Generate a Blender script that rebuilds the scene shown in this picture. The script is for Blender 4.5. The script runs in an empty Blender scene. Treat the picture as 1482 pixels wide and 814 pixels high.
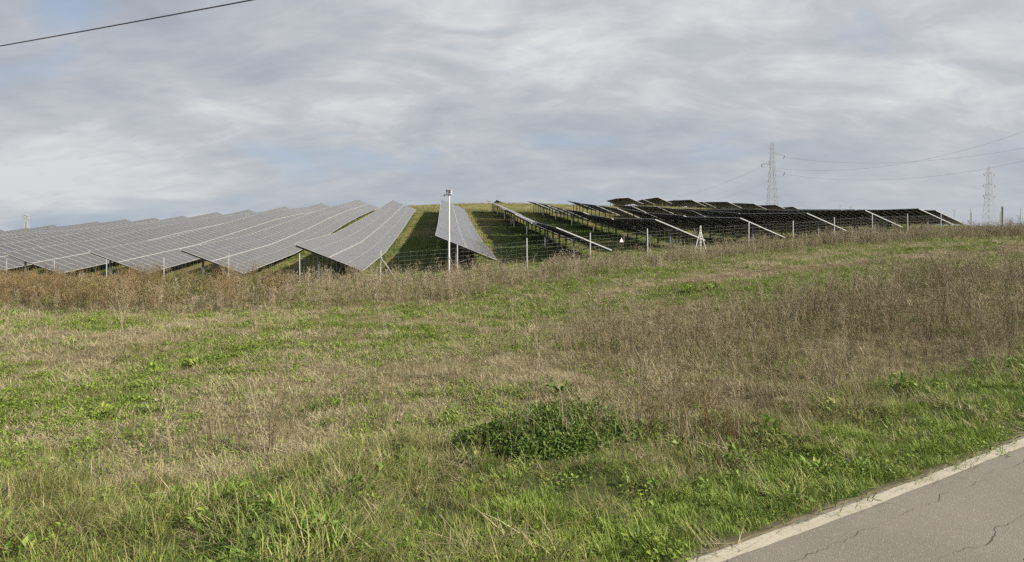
import bpy, bmesh, math, random
import numpy as np
from mathutils import Matrix, Vector

random.seed(7)
RNG = np.random.default_rng(11)
scene = bpy.context.scene
COL = scene.collection

# ------------------------------------------------------------------ camera
CAM_H = 2.5
cam_data = bpy.data.cameras.new('camera')
cam = bpy.data.objects.new('camera', cam_data)
COL.objects.link(cam)
cam.location = (0, 0, CAM_H)
cam.rotation_euler = (math.radians(90), 0, 0)
cam_data.sensor_width = 36.0
cam_data.lens = 36.0 * 900 / 1482
cam_data.shift_y = -(407 - 335) / 1482
cam_data.clip_start = 0.05
cam_data.clip_end = 20000
scene.camera = cam

# ------------------------------------------------------------------ sun and sky
SUN_EL = math.radians(32)
SUN_AZ = math.radians(110)          # clockwise from +Y: from the right, a little behind the camera
sun_dir = Vector((math.sin(SUN_AZ) * math.cos(SUN_EL), math.cos(SUN_AZ) * math.cos(SUN_EL), math.sin(SUN_EL)))
sun_data = bpy.data.lights.new('sun', 'SUN')
sun_data.energy = 5.0
sun_data.angle = math.radians(1.2)
sun_data.color = (1.0, 0.92, 0.78)
sun = bpy.data.objects.new('sun', sun_data)
COL.objects.link(sun)
sun.rotation_euler = (-sun_dir).to_track_quat('-Z', 'Y').to_euler()
sun.location = (30, -20, 60)

world = bpy.data.worlds.new('World')
scene.world = world
world.use_nodes = True
wn, wl = world.node_tree.nodes, world.node_tree.links
wn.clear()


def N(nodes, kind, **kw):
    n = nodes.new(kind)
    for k, v in kw.items():
        setattr(n, k, v)
    return n


def math_node(nodes, links, op, a, b=None, clamp=False):
    n = nodes.new('ShaderNodeMath')
    n.operation = op
    n.use_clamp = clamp
    for i, v in enumerate((a, b)):
        if v is None:
            continue
        if isinstance(v, (int, float)):
            n.inputs[i].default_value = v
        else:
            links.new(v, n.inputs[i])
    return n.outputs[0]


def ramp_node(nodes, links, fac, stops):
    n = nodes.new('ShaderNodeValToRGB')
    e = n.color_ramp.elements
    while len(e) < len(stops):
        e.new(0.5)
    for i, (p, c) in enumerate(stops):
        e[i].position = p
        e[i].color = c if len(c) == 4 else (*c, 1)
    links.new(fac, n.inputs[0])
    return n.outputs[0]


def mix_rgb(nodes, links, fac, a, b, mode='MIX'):
    n = nodes.new('ShaderNodeMix')
    n.data_type = 'RGBA'
    n.blend_type = mode
    for sock, v in ((n.inputs[0], fac), (n.inputs[6], a), (n.inputs[7], b)):
        if isinstance(v, (int, float)):
            sock.default_value = v
        elif isinstance(v, tuple):
            sock.default_value = v if len(v) == 4 else (*v, 1)
        else:
            links.new(v, sock)
    return n.outputs[2]


def build_sky():
    sky = N(wn, 'ShaderNodeTexSky', sky_type='NISHITA')
    sky.sun_disc = False
    sky.sun_elevation = SUN_EL
    sky.sun_rotation = SUN_AZ
    sky.air_density = 1.0
    sky.dust_density = 2.0
    tc = N(wn, 'ShaderNodeTexCoord')
    sep = N(wn, 'ShaderNodeSeparateXYZ')
    wl.new(tc.outputs['Generated'], sep.inputs[0])
    z = math_node(wn, wl, 'MAXIMUM', sep.outputs[2], 0.0)
    d = math_node(wn, wl, 'ADD', z, 0.32)
    px = math_node(wn, wl, 'DIVIDE', sep.outputs[0], d)
    py = math_node(wn, wl, 'DIVIDE', sep.outputs[1], d)
    com = N(wn, 'ShaderNodeCombineXYZ')
    wl.new(px, com.inputs[0])
    wl.new(py, com.inputs[1])

    def noise(scale, detail, rough, dist, loc, sc=(1, 1, 1), rot=0.0):
        mp = N(wn, 'ShaderNodeMapping')
        mp.inputs['Location'].default_value = loc
        mp.inputs['Scale'].default_value = sc
        mp.inputs['Rotation'].default_value = (0, 0, rot)
        wl.new(com.outputs[0], mp.inputs[0])
        n = N(wn, 'ShaderNodeTexNoise')
        n.inputs['Scale'].default_value = scale
        n.inputs['Detail'].default_value = detail
        n.inputs['Roughness'].default_value = rough
        n.inputs['Distortion'].default_value = dist
        wl.new(mp.outputs[0], n.inputs[0])
        return n.outputs[0]
    big = noise(0.75, 4, 0.5, 0.3, (4.53, 19.25, 2.53), (1, 0.8, 1), 0.35)
    mid = noise(2.3, 6, 0.58, 0.5, (14.1, 1.7, 4.95), (0.8, 1.25, 1), -0.3)
    fine = noise(8.0, 4, 0.6, 0.6, (19.98, 4.19, 12.84), (0.7, 1.2, 1), 0.2)
    # light and grey bodies of one thin cloud deck
    s = math_node(wn, wl, 'ADD', math_node(wn, wl, 'MULTIPLY', big, 0.45), math_node(wn, wl, 'MULTIPLY', mid, 0.40))
    s = math_node(wn, wl, 'ADD', s, math_node(wn, wl, 'MULTIPLY', fine, 0.15))
    K = 4.6
    cloud = ramp_node(wn, wl, s, [(0.38, (0.365 * K, 0.40 * K, 0.465 * K)), (0.46, (0.435 * K, 0.468 * K, 0.52 * K)),
                                  (0.53, (0.52 * K, 0.545 * K, 0.58 * K)), (0.62, (0.70 * K, 0.715 * K, 0.725 * K))])
    # gaps where blue shows
    gap = noise(1.2, 3, 0.55, 0.4, (9.18, 9.06, 9.9), (0.9, 1.3, 1), 0.1)
    cover = ramp_node(wn, wl, math_node(wn, wl, 'ADD', math_node(wn, wl, 'MULTIPLY', gap, 0.75), math_node(wn, wl, 'MULTIPLY', mid, 0.25)),
                      [(0.35, (0.35, 0.35, 0.35)), (0.46, (1, 1, 1))])
    # toward the horizon the deck closes up and pales
    lowz = ramp_node(wn, wl, z, [(0.0, (1, 1, 1)), (0.16, (0, 0, 0))])
    pale = mix_rgb(wn, wl, math_node(wn, wl, 'MULTIPLY', lowz, 0.40), cloud, (0.50 * K, 0.54 * K, 0.58 * K))
    blue = mix_rgb(wn, wl, 0.7, sky.outputs[0], (0.27 * K, 0.38 * K, 0.56 * K))
    col = mix_rgb(wn, wl, cover, blue, pale)
    bg = N(wn, 'ShaderNodeBackground')
    bg.inputs['Strength'].default_value = 0.1
    wl.new(col, bg.inputs['Color'])
    out = N(wn, 'ShaderNodeOutputWorld')
    wl.new(bg.outputs[0], out.inputs['Surface'])


build_sky()
world.cycles.sampling_method = 'MANUAL'
world.cycles.sample_map_resolution = 256
scene.cycles.use_adaptive_sampling = True
scene.cycles.adaptive_threshold = 0.02
scene.cycles.use_denoising = False
scene.render.engine = 'CYCLES'
scene.view_settings.view_transform = 'Standard'
scene.view_settings.look = 'None'
scene.view_settings.gamma = 1.0
scene.view_settings.exposure = 1.15
scene.view_settings.use_curve_mapping = False
scene.cycles.max_bounces = 4
scene.cycles.diffuse_bounces = 1
scene.cycles.glossy_bounces = 2
scene.cycles.transmission_bounces = 3
scene.cycles.transparent_max_bounces = 8


# ------------------------------------------------------------------ helpers
def link(name, mesh, parent=None, mats=None, kind=None, label=None, cat=None, group=None):
    o = bpy.data.objects.new(name, mesh)
    COL.objects.link(o)
    if parent is not None:
        o.parent = parent
    if mats:
        for m in (mats if isinstance(mats, (list, tuple)) else [mats]):
            mesh.materials.append(m)
    return tag(o, label, cat, group, kind)


def tag(o, label=None, cat=None, group=None, kind=None):
    if label: o['label'] = label
    if cat: o['category'] = cat
    if group: o['group'] = group
    if kind: o['kind'] = kind
    return o


def empty(name, loc=(0, 0, 0), label=None, cat=None, group=None, rz=0.0):
    o = bpy.data.objects.new(name, None)
    COL.objects.link(o)
    o.location = loc
    o.rotation_euler = (0, 0, rz)
    o.empty_display_size = 0.2
    return tag(o, label, cat, group)


class MB:
    """collects vertices, faces and material indices"""
    def __init__(self):
        self.v, self.f, self.m = [], [], []

    def face(self, pts, m=0):
        b = len(self.v)
        self.v += [tuple(p) for p in pts]
        self.f.append(tuple(range(b, b + len(pts))))
        self.m.append(m)

    def hexa(self, c, m=0):
        """8 corners: bottom 4 ccw, top 4 ccw"""
        b = len(self.v)
        self.v += [tuple(p) for p in c]
        for q in ((3, 2, 1, 0), (4, 5, 6, 7), (0, 1, 5, 4), (1, 2, 6, 5), (2, 3, 7, 6), (3, 0, 4, 7)):
            self.f.append(tuple(b + i for i in q))
            self.m.append(m)

    def box(self, x0, x1, y0, y1, z0, z1, m=0):
        self.hexa([(x0, y0, z0), (x1, y0, z0), (x1, y1, z0), (x0, y1, z0), (x0, y0, z1), (x1, y0, z1), (x1, y1, z1), (x0, y1, z1)], m)

    def bar(self, a, b, w, h=None, m=0):
        a, b = Vector(a), Vector(b)
        h = w if h is None else h
        d = (b - a).normalized()
        up = Vector((0, 0, 1)) if abs(d.z) < 0.95 else Vector((0, 1, 0))
        s = d.cross(up).normalized() * (w / 2)
        u = s.cross(d).normalized() * (h / 2)
        self.hexa([a - s - u, a + s - u, b + s - u, b - s - u, a - s + u, a + s + u, b + s + u, b - s + u], m)

    def tube(self, pts, rads, n=8, m=0, caps=True):
        pts = [Vector(p) for p in pts]
        if isinstance(rads, (int, float)):
            rads = [rads] * len(pts)
        rings = []
        for i, p in enumerate(pts):
            d = (pts[min(i + 1, len(pts) - 1)] - pts[max(i - 1, 0)]).normalized()
            up = Vector((0, 0, 1)) if abs(d.z) < 0.9 else Vector((1, 0, 0))
            s = d.cross(up).normalized()
            u = s.cross(d).normalized()
            b = len(self.v)
            for k in range(n):
                a = 2 * math.pi * k / n
                self.v.append(tuple(p + (s * math.cos(a) + u * math.sin(a)) * rads[i]))
            rings.append(b)
        for r0, r1 in zip(rings, rings[1:]):
            for k in range(n):
                self.f.append((r0 + k, r0 + (k + 1) % n, r1 + (k + 1) % n, r1 + k))
                self.m.append(m)
        if caps:
            self.f.append(tuple(rings[0] + k for k in reversed(range(n)))); self.m.append(m)
            self.f.append(tuple(rings[-1] + k for k in range(n))); self.m.append(m)

    def mesh(self, name):
        me = bpy.data.meshes.new(name)
        me.from_pydata(self.v, [], self.f)
        me.polygons.foreach_set('material_index', self.m)
        me.update()
        return me

    def build(self, name, mats, parent=None, **kw):
        return link(name, self.mesh(name), parent, mats, **kw)


# value noise for layout
_perm = RNG.integers(0, 1 << 30, 4096)


def vnoise(x, y, seed=0):
    xi, yi = np.floor(x).astype(np.int64), np.floor(y).astype(np.int64)
    fx, fy = x - xi, y - yi
    fx, fy = fx * fx * (3 - 2 * fx), fy * fy * (3 - 2 * fy)

    def h(a, b):
        return (_perm[(a * 73 + b * 1319 + seed * 577 + _perm[(b + seed * 31) & 4095]) & 4095] & 0xffff) / 65535.0
    return (h(xi, yi) * (1 - fx) + h(xi + 1, yi) * fx) * (1 - fy) + (h(xi, yi + 1) * (1 - fx) + h(xi + 1, yi + 1) * fx) * fy


def fbm(x, y, seed=0, oct=4):
    s, a, t = 0.0, 0.5, 0.0
    for i in range(oct):
        s = s + a * vnoise(x * 2 ** i, y * 2 ** i, seed + i)
        t += a
        a *= 0.5
    return s / t


def sstep(a, b, x):
    t = np.clip((x - a) / (b - a), 0, 1)
    return t * t * (3 - 2 * t)


# ------------------------------------------------------------------ layout of the place
# rows of panels run along R (away from the camera, uphill); Q points across the rows
A0 = math.atan((643 - 741) / 900)
Q = np.array([math.cos(A0), -math.sin(A0)])
R = np.array([math.sin(A0), math.cos(A0)])


def rw(X, Z):
    return X * Q[0] + Z * R[0], X * Q[1] + Z * R[1]


# road: edge line runs along RD, RN points from the road into the field
RD = np.array([0.869, 0.494]); RD = RD / np.hypot(*RD)
RN = np.array([-RD[1], RD[0]])
ROAD_OFF = 3.50


def st(s, t):
    return RN[0] * (ROAD_OFF + s) + RD[0] * t, RN[1] * (ROAD_OFF + s) + RD[1] * t


def road_s(x, y):
    return RN[0] * x + RN[1] * y - ROAD_OFF


def road_t(x, y):
    return RD[0] * x + RD[1] * y


FENCE_C = (-7.63, 36.0)
F_LEFT = (-5.40, 2.21)
F_RIGHT = (4.30, 1.957)

ctrl = []
for t, h in ((-90, -3.0), (-60, -1.7), (-30, -0.5), (-10, 0), (0, 0), (10, 0), (18, 0.2), (30, 0.75), (50, 1.6), (90, 2.9)):
    for s in (0.0, -6.4):
        ctrl.append((*st(s, t), h))
    ctrl.append((*st(-30, t), h - 0.3))
for t, rise in ((-8, 0), (-3, 0), (3, 0), (8, 0.02), (14, 0.15)):
    for s, h in ((1.0, -0.10), (2.5, -0.36), (5.0, -0.58)):
        ctrl.append((*st(s, t), h + rise))
for x, y, h in ((-4, 12, -0.72), (-7, 19, -0.82), (-16, 19, -1.0), (-20, 30, -1.35), (-8, 28, -0.85), (2, 24, -0.55), (9, 24, 0.05), (18, 26, 0.5),
                (26, 34, 1.0), (-36, 36, -1.9), (-40, 15, -1.6)):
    ctrl.append((x, y, h))
for i in range(7):
    z = (-0.65, -0.80, -1.05, -1.30, -1.5, -1.65, -1.8)[i]
    ctrl.append((FENCE_C[0] + i * F_LEFT[0], FENCE_C[1] + i * F_LEFT[1], z))
for i in range(1, 13):
    z = (0, -0.30, 0.05, 0.40, 0.70, 0.92, 1.22, 1.40, 1.68, 1.9, 2.05, 2.15, 2.3)[i]
    ctrl.append((FENCE_C[0] + i * F_RIGHT[0], FENCE_C[1] + i * F_RIGHT[1], z))
ctrl += [(-5.2, 42.7, -.42), (-13.8, 39.6, -.95), (-23, 43.8, -1.3), (-32.3, 47.5, -1.6), (-41.5, 50.7, -1.9), (3.2, 46.7, .16), (11.5, 51, .84),
         (20, 55, 1.2), (28.2, 60.2, 1.68), (36.6, 65, 2.1), (45, 69.3, 2.43), (53, 78, 2.72), (-2, 52.3, .28), (-3.5, 65.6, 1.39), (-5.9, 88.1, 3.25),
         (-9, 116.7, 5.9), (-21.7, 112.7, 5.6), (-32.4, 129.7, 6.35), (-42.2, 138.1, 6.15), (-51.5, 142.2, 5.58), (-60.7, 145.8, 5.07), (-69.9, 148.3, 4.5),
         (-79.1, 152.2, 3.8), (-88.1, 153.6, 3.3), (-97.2, 155.2, 2.8), (-106, 157.6, 2.2), (-115, 158.9, 1.64), (-124.5, 161.9, .8), (-133.5, 164, .4),
         (-5.5, 125.8, 6.4), (3, 129.3, 6.4), (11.6, 132, 6.5), (21, 127.3, 5.7), (30, 134, 5.2), (48, 136, 4.9), (33, 175, 9.3), (41.5, 176, 9.6), (51, 177, 9.1),
         (62, 178, 8.5), (74, 180, 7.9), (90, 184, 7.0), (-20, 178, 10.0), (5, 180, 10.4), (22, 178, 9.7), (40, 205, 9.6), (0, 205, 10.2), (-30, 205, 9.6),
         (-65, 185, 5.0), (-110, 190, 1.0), (66, 108, 3.6), (80, 130, 3.4), (100, 160, 4.0), (80, 85, 2.75), (100, 110, 2.2), (150, 120, 1.0),
         (0, 260, 7.0), (60, 260, 6.5), (-80, 260, 2.0), (120, 260, 3.0), (0, 400, 2.0), (250, 300, 1.5), (-250, 300, -4.0), (-250, 120, -5.0), (-120, 60, -4.2),
         (-80, 20, -3.4), (-200, -50, -6), (250, 50, 3.0), (120, 40, 3.2), (0, -120, -1), (-150, -200, -5), (150, -200, 1), (400, 0, 2), (-400, 0, -7),
         (-400, 400, -5), (400, 400, 1), (0, 600, -3), (0, -400, -3)]
for k_, zf_, hf_ in ((-3, 141.9, 6.2), (-4, 146.9, 5.6), (-5, 151.5, 5.1), (-6, 155, 4.5), (-7, 159.9, 3.8), (-8, 162.3, 3.3), (-9, 164.8, 2.8), (-10, 168.2, 2.2),
                      (-11, 170.4, 1.65), (-12, 174.4, .8), (-13, 177.4, .4)):
    ctrl.append((*rw(-0.6 + 8.8 * k_, zf_ - 17), hf_ - 1.75))
    ctrl.append((*rw(-0.6 + 8.8 * k_, zf_ - 45), hf_ - 3.6))
ctrl = np.array(ctrl, float)


def _tps_fit(c, lam=0.6):
    n = len(c)
    d = np.hypot(c[:, None, 0] - c[None, :, 0], c[:, None, 1] - c[None, :, 1])
    K = np.where(d > 0, d * d * np.log(np.maximum(d, 1e-9)), 0) + lam * np.eye(n) * 20
    P = np.column_stack([np.ones(n), c[:, :2]])
    A = np.block([[K, P], [P.T, np.zeros((3, 3))]])
    return np.linalg.solve(A, np.concatenate([c[:, 2], np.zeros(3)]))


_w = _tps_fit(ctrl)


def base_h(x, y):
    x, y = np.asarray(x, float), np.asarray(y, float)
    shp = x.shape
    xf, yf = x.ravel(), y.ravel()
    out = np.empty_like(xf)
    for i in range(0, len(xf), 20000):
        a, b = xf[i:i + 20000], yf[i:i + 20000]
        d2 = (a[:, None] - ctrl[None, :, 0]) ** 2 + (b[:, None] - ctrl[None, :, 1]) ** 2
        k = 0.5 * d2 * np.log(np.maximum(d2, 1e-12))
        out[i:i + 20000] = k @ _w[:len(ctrl)] + _w[-3] + _w[-2] * a + _w[-1] * b
    r = np.hypot(xf, yf - 100)
    w = sstep(260, 520, r)
    out = out * (1 - w) + (-4.0) * w
    return out.reshape(shp)


def road_h(t):
    x, y = st(0.0, np.asarray(t, float))
    return base_h(x, y)


def ground_h(x, y):
    x, y = np.asarray(x, float), np.asarray(y, float)
    h = base_h(x, y)
    s, t = road_s(x, y), road_t(x, y)
    r = np.hypot(x, y)
    amp = sstep(0.3, 2.0, s) * (1 - sstep(120, 250, r))
    h = h + amp * ((fbm(x * 0.9, y * 0.9, 3, 3) - 0.5) * 0.10 + (fbm(x * 0.22, y * 0.22, 9, 2) - 0.5) * 0.22)
    h = h + sstep(0.35, 1.2, s) * sstep(7.5, 4.5, s) * (fbm(x * 1.0, y * 1.0, 15, 3) - 0.5) * 0.34
    inroad = (s < 0.6) & (s > -8) & (np.abs(t) < 110)
    if np.any(inroad):
        rh = road_h(t[inroad]) if t.shape else road_h(t)
        si = s[inroad] if s.shape else s
        k = sstep(0.5, 0.1, si) * sstep(-7.6, -6.6, si)
        d = -0.035 - 0.12 * sstep(0.0, -0.5, si)
        hh = h[inroad] if h.shape else h
        new = hh * (1 - k) + (rh + d) * k
        if h.shape:
            h[inroad] = new
        else:
            h = new
    return h


def gh(x, y):
    return float(ground_h(np.array([x]), np.array([y]))[0])


# ------------------------------------------------------------------ materials
def new_mat(name):
    m = bpy.data.materials.new(name)
    m.use_nodes = True
    nt = m.node_tree
    nt.nodes.clear()
    out = nt.nodes.new('ShaderNodeOutputMaterial')
    b = nt.nodes.new('ShaderNodeBsdfPrincipled')
    nt.links.new(b.outputs[0], out.inputs[0])
    return m, nt.nodes, nt.links, b, out


def noise_tex(n, l, coord, scale, detail=4, rough=0.55):
    t = n.new('ShaderNodeTexNoise')
    t.inputs['Scale'].default_value = scale
    t.inputs['Detail'].default_value = detail
    t.inputs['Roughness'].default_value = rough
    l.new(coord, t.inputs['Vector'])
    return t.outputs[0]


def simple_mat(name, col, rough=0.6, metal=0.0, var=0.15, scale=6.0, spec=0.5, bump=0.0):
    m, n, l, b, out = new_mat(name)
    tc = n.new('ShaderNodeTexCoord')
    nz = noise_tex(n, l, tc.outputs['Object'], scale)
    c = mix_rgb(n, l, nz, tuple(x * (1 - var) for x in col), tuple(min(1, x * (1 + var)) for x in col))
    l.new(c, b.inputs['Base Color'])
    b.inputs['Roughness'].default_value = rough
    b.inputs['Metallic'].default_value = metal
    b.inputs['Specular IOR Level'].default_value = spec
    if bump:
        bp = n.new('ShaderNodeBump')
        bp.inputs['Strength'].default_value = bump
        bp.inputs['Distance'].default_value = 0.01
        l.new(nz, bp.inputs['Height'])
        l.new(bp.outputs[0], b.inputs['Normal'])
    return m


def leaf_mat(name, stops, rough=0.65, trans=0.25, spec=0.25):
    """colour from a per-leaf tint attribute and a per-plant random"""
    m, n, l, b, out = new_mat(name)
    at = n.new('ShaderNodeAttribute')
    at.attribute_name = 'tint'
    oi = n.new('ShaderNodeObjectInfo')
    f = math_node(n, l, 'ADD', math_node(n, l, 'MULTIPLY', at.outputs['Fac'], 0.72), math_node(n, l, 'MULTIPLY', oi.outputs['Random'], 0.28))
    c = ramp_node(n, l, f, [(p, tuple(v * 0.80 for v in q)) for p, q in stops])
    l.new(c, b.inputs['Base Color'])
    b.inputs['Roughness'].default_value = rough
    b.inputs['Specular IOR Level'].default_value = spec
    tr = n.new('ShaderNodeBsdfTranslucent')
    l.new(c, tr.inputs[0])
    mx = n.new('ShaderNodeMixShader')
    mx.inputs[0].default_value = trans
    l.new(b.outputs[0], mx.inputs[1])
    l.new(tr.outputs[0], mx.inputs[2])
    l.new(mx.outputs[0], out.inputs[0])
    return m


M = {}
M['steel'] = simple_mat('galvanised_steel', (0.33, 0.34, 0.345), 0.45, 0.35, 0.12, 9)
M['post_steel'] = simple_mat('post_steel', (0.10, 0.103, 0.107), 0.55, 0.3, 0.15, 9)
M['alu'] = simple_mat('aluminium_frame', (0.38, 0.37, 0.355), 0.45, 0.1, 0.06, 20)
M['white_paint'] = simple_mat('white_painted_metal', (0.48, 0.48, 0.485), 0.45, 0.0, 0.06, 8)
M['dark_plastic'] = simple_mat('dark_plastic', (0.03, 0.03, 0.035), 0.5)
M['wire'] = simple_mat('fence_wire', (0.30, 0.31, 0.31), 0.5, 0.2, 0.1, 3)
M['cable'] = simple_mat('cable', (0.035, 0.035, 0.045), 0.6)
M['conductor'] = simple_mat('conductor', (0.11, 0.115, 0.125), 0.5, 0.0)
M['lattice'] = simple_mat('lattice_steel', (0.27, 0.285, 0.30), 0.6, 0.1, 0.1, 2)  # steel made paler so far pylons and poles fade as if through haze
M['insulator'] = simple_mat('insulator_glass', (0.08, 0.09, 0.09), 0.3)
M['concrete'] = simple_mat('concrete', (0.55, 0.54, 0.51), 0.85, 0, 0.12, 14, 0.3, 0.3)
M['backsheet'] = simple_mat('module_back', (0.022, 0.023, 0.026), 0.45, 0, 0.2, 2, 0.4)
M['tower_far'] = simple_mat('chimney_concrete', (0.22, 0.225, 0.235), 0.85, 0, 0.1, 1, 0.2)


def glass_mat():
    m, n, l, b, out = new_mat('panel_glass')
    tc = n.new('ShaderNodeTexCoord')
    geo = n.new('ShaderNodeNewGeometry')
    d = noise_tex(n, l, geo.outputs['Position'], 0.35, 5, 0.6)
    c = mix_rgb(n, l, d, (0.046, 0.045, 0.044), (0.074, 0.069, 0.061))
    l.new(c, b.inputs['Base Color'])
    r = math_node(n, l, 'ADD', math_node(n, l, 'MULTIPLY', d, 0.16), 0.12)
    l.new(r, b.inputs['Roughness'])
    b.inputs['IOR'].default_value = 1.5
    return m


M['glass'] = glass_mat()


# ------------------------------------------------------------------ ground
POLY = {}
POLY['red_weeds'] = [(-28.89, 32.46), (-18.87, 28.73), (-13.43, 27.42), (-9.66, 27.94), (-10.99, 33.42), (-15.7, 44.01), (-28.46, 51.12), (-50.43, 56.66)]
POLY['tan_weeds'] = [(-9.95, 27.91), (-5.56, 27.66), (-3.13, 27.87), (-0.69, 29.7), (4.0, 33.0), (10.58, 36.75), (23.05, 45.2), (33.99, 46.42), (40.95, 46.13), (64.0, 78.0), (58.65, 79.61), (36.58, 63.19), (23.21, 51.58), (13.52, 44.74), (9.19, 41.99), (4.87, 39.16), (0.86, 38.82), (-3.33, 38.96), (-8.43, 39.71), (-15.34, 43.02)]
POLY['brown_weeds'] = [(1.74, 19.79), (3.19, 22.26), (6.35, 22.07), (9.39, 21.73), (13.32, 23.1), (18.61, 26.63), (24.71, 27.84), (11.63, 13.1), (9.02, 12.32), (5.89, 10.21), (3.64, 8.43), (2.88, 7.87), (2.32, 8.08), (1.93, 8.75), (1.9, 10.77), (1.88, 15.49)]
POLY['green_strip'] = [(3.39, 23.66), (6.29, 23.69), (10.16, 23.51), (16.58, 27.17), (27.84, 31.36), (32.38, 36.48), (21.56, 34.71), (13.76, 30.27), (9.33, 28.08), (4.78, 27.07)]
POLY['soil_line'] = [(6.73, 27.66), (10.29, 29.03), (14.11, 30.31), (20.52, 33.04), (33.0, 37.18), (36.44, 41.05), (24.53, 38.13), (16.14, 33.08), (10.88, 30.69), (7.09, 29.14)]
POLY['verge'] = [(-5.95, 6.68), (-5.57, 7.36), (-4.47, 7.18), (-3.4, 7.44), (-2.68, 7.52), (-2.12, 8.62), (-1.42, 9.09), (-0.38, 8.28), (1.33, 7.53), (2.55, 8.23), (4.02, 9.54), (6.0, 10.41), (9.02, 12.32), (11.19, 12.61), (7.2, 6.9), (1.8, 4.2), (0.6, 3.4), (-4.01, 2.0)]
POLY['verge_short'] = [(-1.02, 5.06), (-0.26, 5.79), (0.82, 6.2), (2.05, 6.87), (3.42, 7.73), (5.81, 9.36), (9.76, 10.99), (7.2, 6.9), (1.8, 4.1), (0.6, 3.3)]
POLY['dry_field'] = [(-5.39, 7.93), (-6.73, 10.42), (-5.26, 11.51), (-3.21, 13.07), (-0.81, 17.83), (1.66, 18.88), (2.12, 13.73), (1.5, 11.36), (-0.01, 10.83), (-0.96, 10.65), (-1.85, 9.18), (-2.81, 7.88), (-3.69, 7.53)]
POLY['green_a'] = [(-9.38, 10.54), (-13.08, 14.7), (-10.25, 14.85), (-7.96, 16.25), (-6.66, 14.59), (-6.6, 12.36), (-7.01, 11.25), (-8.15, 10.77)]
POLY['green_b'] = [(-7.41, 16.23), (-6.96, 19.51), (-5.05, 20.58), (-2.75, 20.45), (-2.8, 24.93), (-5.02, 24.96), (-7.86, 22.04), (-8.32, 18.22)]
POLY['green_c'] = [(-5.36, 21.84), (-6.46, 26.29), (-3.02, 26.9), (0.59, 27.77), (2.64, 24.03), (0.47, 22.29), (-2.49, 22.21)]
POLY['tan_a'] = [(-13.84, 15.55), (-20.58, 23.13), (-18.32, 24.21), (-12.87, 21.41), (-9.52, 19.44), (-10.57, 17.58), (-11.72, 16.46)]


def graded(lo, hi, fine_lo, fine_hi, step, grow=1.06, cap=60.0):
    mid = list(np.arange(fine_lo, fine_hi + 1e-6, step))
    d, x, up = step, fine_hi, []
    while x < hi:
        d = min(d * grow, cap); x += d; up.append(x)
    d, x, dn = step, fine_lo, []
    while x > lo:
        d = min(d * grow, cap); x -= d; dn.append(x)
    return np.array(dn[::-1] + mid + up)


def poly_sd(poly, x, y):
    """signed distance, positive inside"""
    p = np.array(poly, float)
    d = np.full(x.shape, 1e9)
    inside = np.zeros(x.shape, bool)
    for (x0, y0), (x1, y1) in zip(p, np.roll(p, -1, 0)):
        ex, ey = x1 - x0, y1 - y0
        t = np.clip(((x - x0) * ex + (y - y0) * ey) / (ex * ex + ey * ey + 1e-12), 0, 1)
        d = np.minimum(d, np.hypot(x - x0 - t * ex, y - y0 - t * ey))
        c = ((y0 > y) != (y1 > y)) & (x < (x1 - x0) * (y - y0) / (y1 - y0 + 1e-12) + x0)
        inside ^= c
    return np.where(inside, d, -d)


def region(name, x, y, soft=0.6, wob=0.8, seed=0):
    """0..1 membership of a named patch of vegetation with a ragged border"""
    s = poly_sd(POLY[name], x, y) + (fbm(x * 0.6, y * 0.6, 40 + seed, 4) - 0.5) * 2 * wob
    return sstep(-soft, soft, s)


HALF_W = 0.98


def fence_back(x, y):
    """metres behind the fence line (negative in front of it)"""
    out = []
    for d in (F_LEFT, F_RIGHT):
        L = math.hypot(*d)
        nx, ny = -d[1] / L, d[0] / L
        if ny < 0:
            nx, ny = -nx, -ny
        out.append((x - FENCE_C[0]) * nx + (y - FENCE_C[1]) * ny)
    return np.where(x < FENCE_C[0], out[0], out[1])


def masks(x, y):
    x, y = np.asarray(x, float), np.asarray(y, float)
    fb = fence_back(x, y)
    k = {}
    k['front'] = sstep(1.5, -0.5, fb)
    k['red'] = region('red_weeds', x, y, 0.7, 1.0, 1) * sstep(1.4, 0.2, fb) * (1 - .65 * sstep(-20, -10, x))
    k['tan'] = np.maximum(region('tan_weeds', x, y, 0.8, 1.2, 2), .8 * region('red_weeds', x, y, 0.7, 1.0, 1) * sstep(-22, -12, x)) * sstep(1.4, 0.2, fb)
    k['brown'] = region('brown_weeds', x, y, 1.6, 2.4, 3)
    k['strip'] = region('green_strip', x, y, 0.8, 1.0, 4)
    k['soil'] = region('soil_line', x, y, 0.4, 0.6, 5)
    k['verge'] = region('verge', x, y, 0.35, 0.6, 6) * (1 - .55 * k['brown'])
    k['vshort'] = region('verge_short', x, y, 0.3, 0.35, 7)
    k['dry'] = region('dry_field', x, y, 0.6, 0.9, 8)
    g = np.maximum.reduce([region(n, x, y, 0.9, 1.2, 9 + i) for i, n in enumerate(('green_a', 'green_b', 'green_c'))])
    k['green'] = np.maximum(g, k['strip'])
    k['tanpatch'] = region('tan_a', x, y, 0.8, 1.0, 14)
    n1 = fbm(x * 0.35, y * 0.35, 60, 4)
    n2 = fbm(x * 1.3, y * 1.3, 70, 3)
    lush = 0.61 + (n1 - 0.5) * 1.5 + (n2 - 0.5) * 1.5
    lush = lush + 0.36 * k['green'] - 0.26 * k['dry'] - 0.25 * k['tanpatch'] - 0.5 * k['soil'] - 0.25 * k['brown']
    k['lush'] = np.clip(lush, 0, 1)
    k['n1'], k['n2'] = n1, n2
    return k


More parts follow.
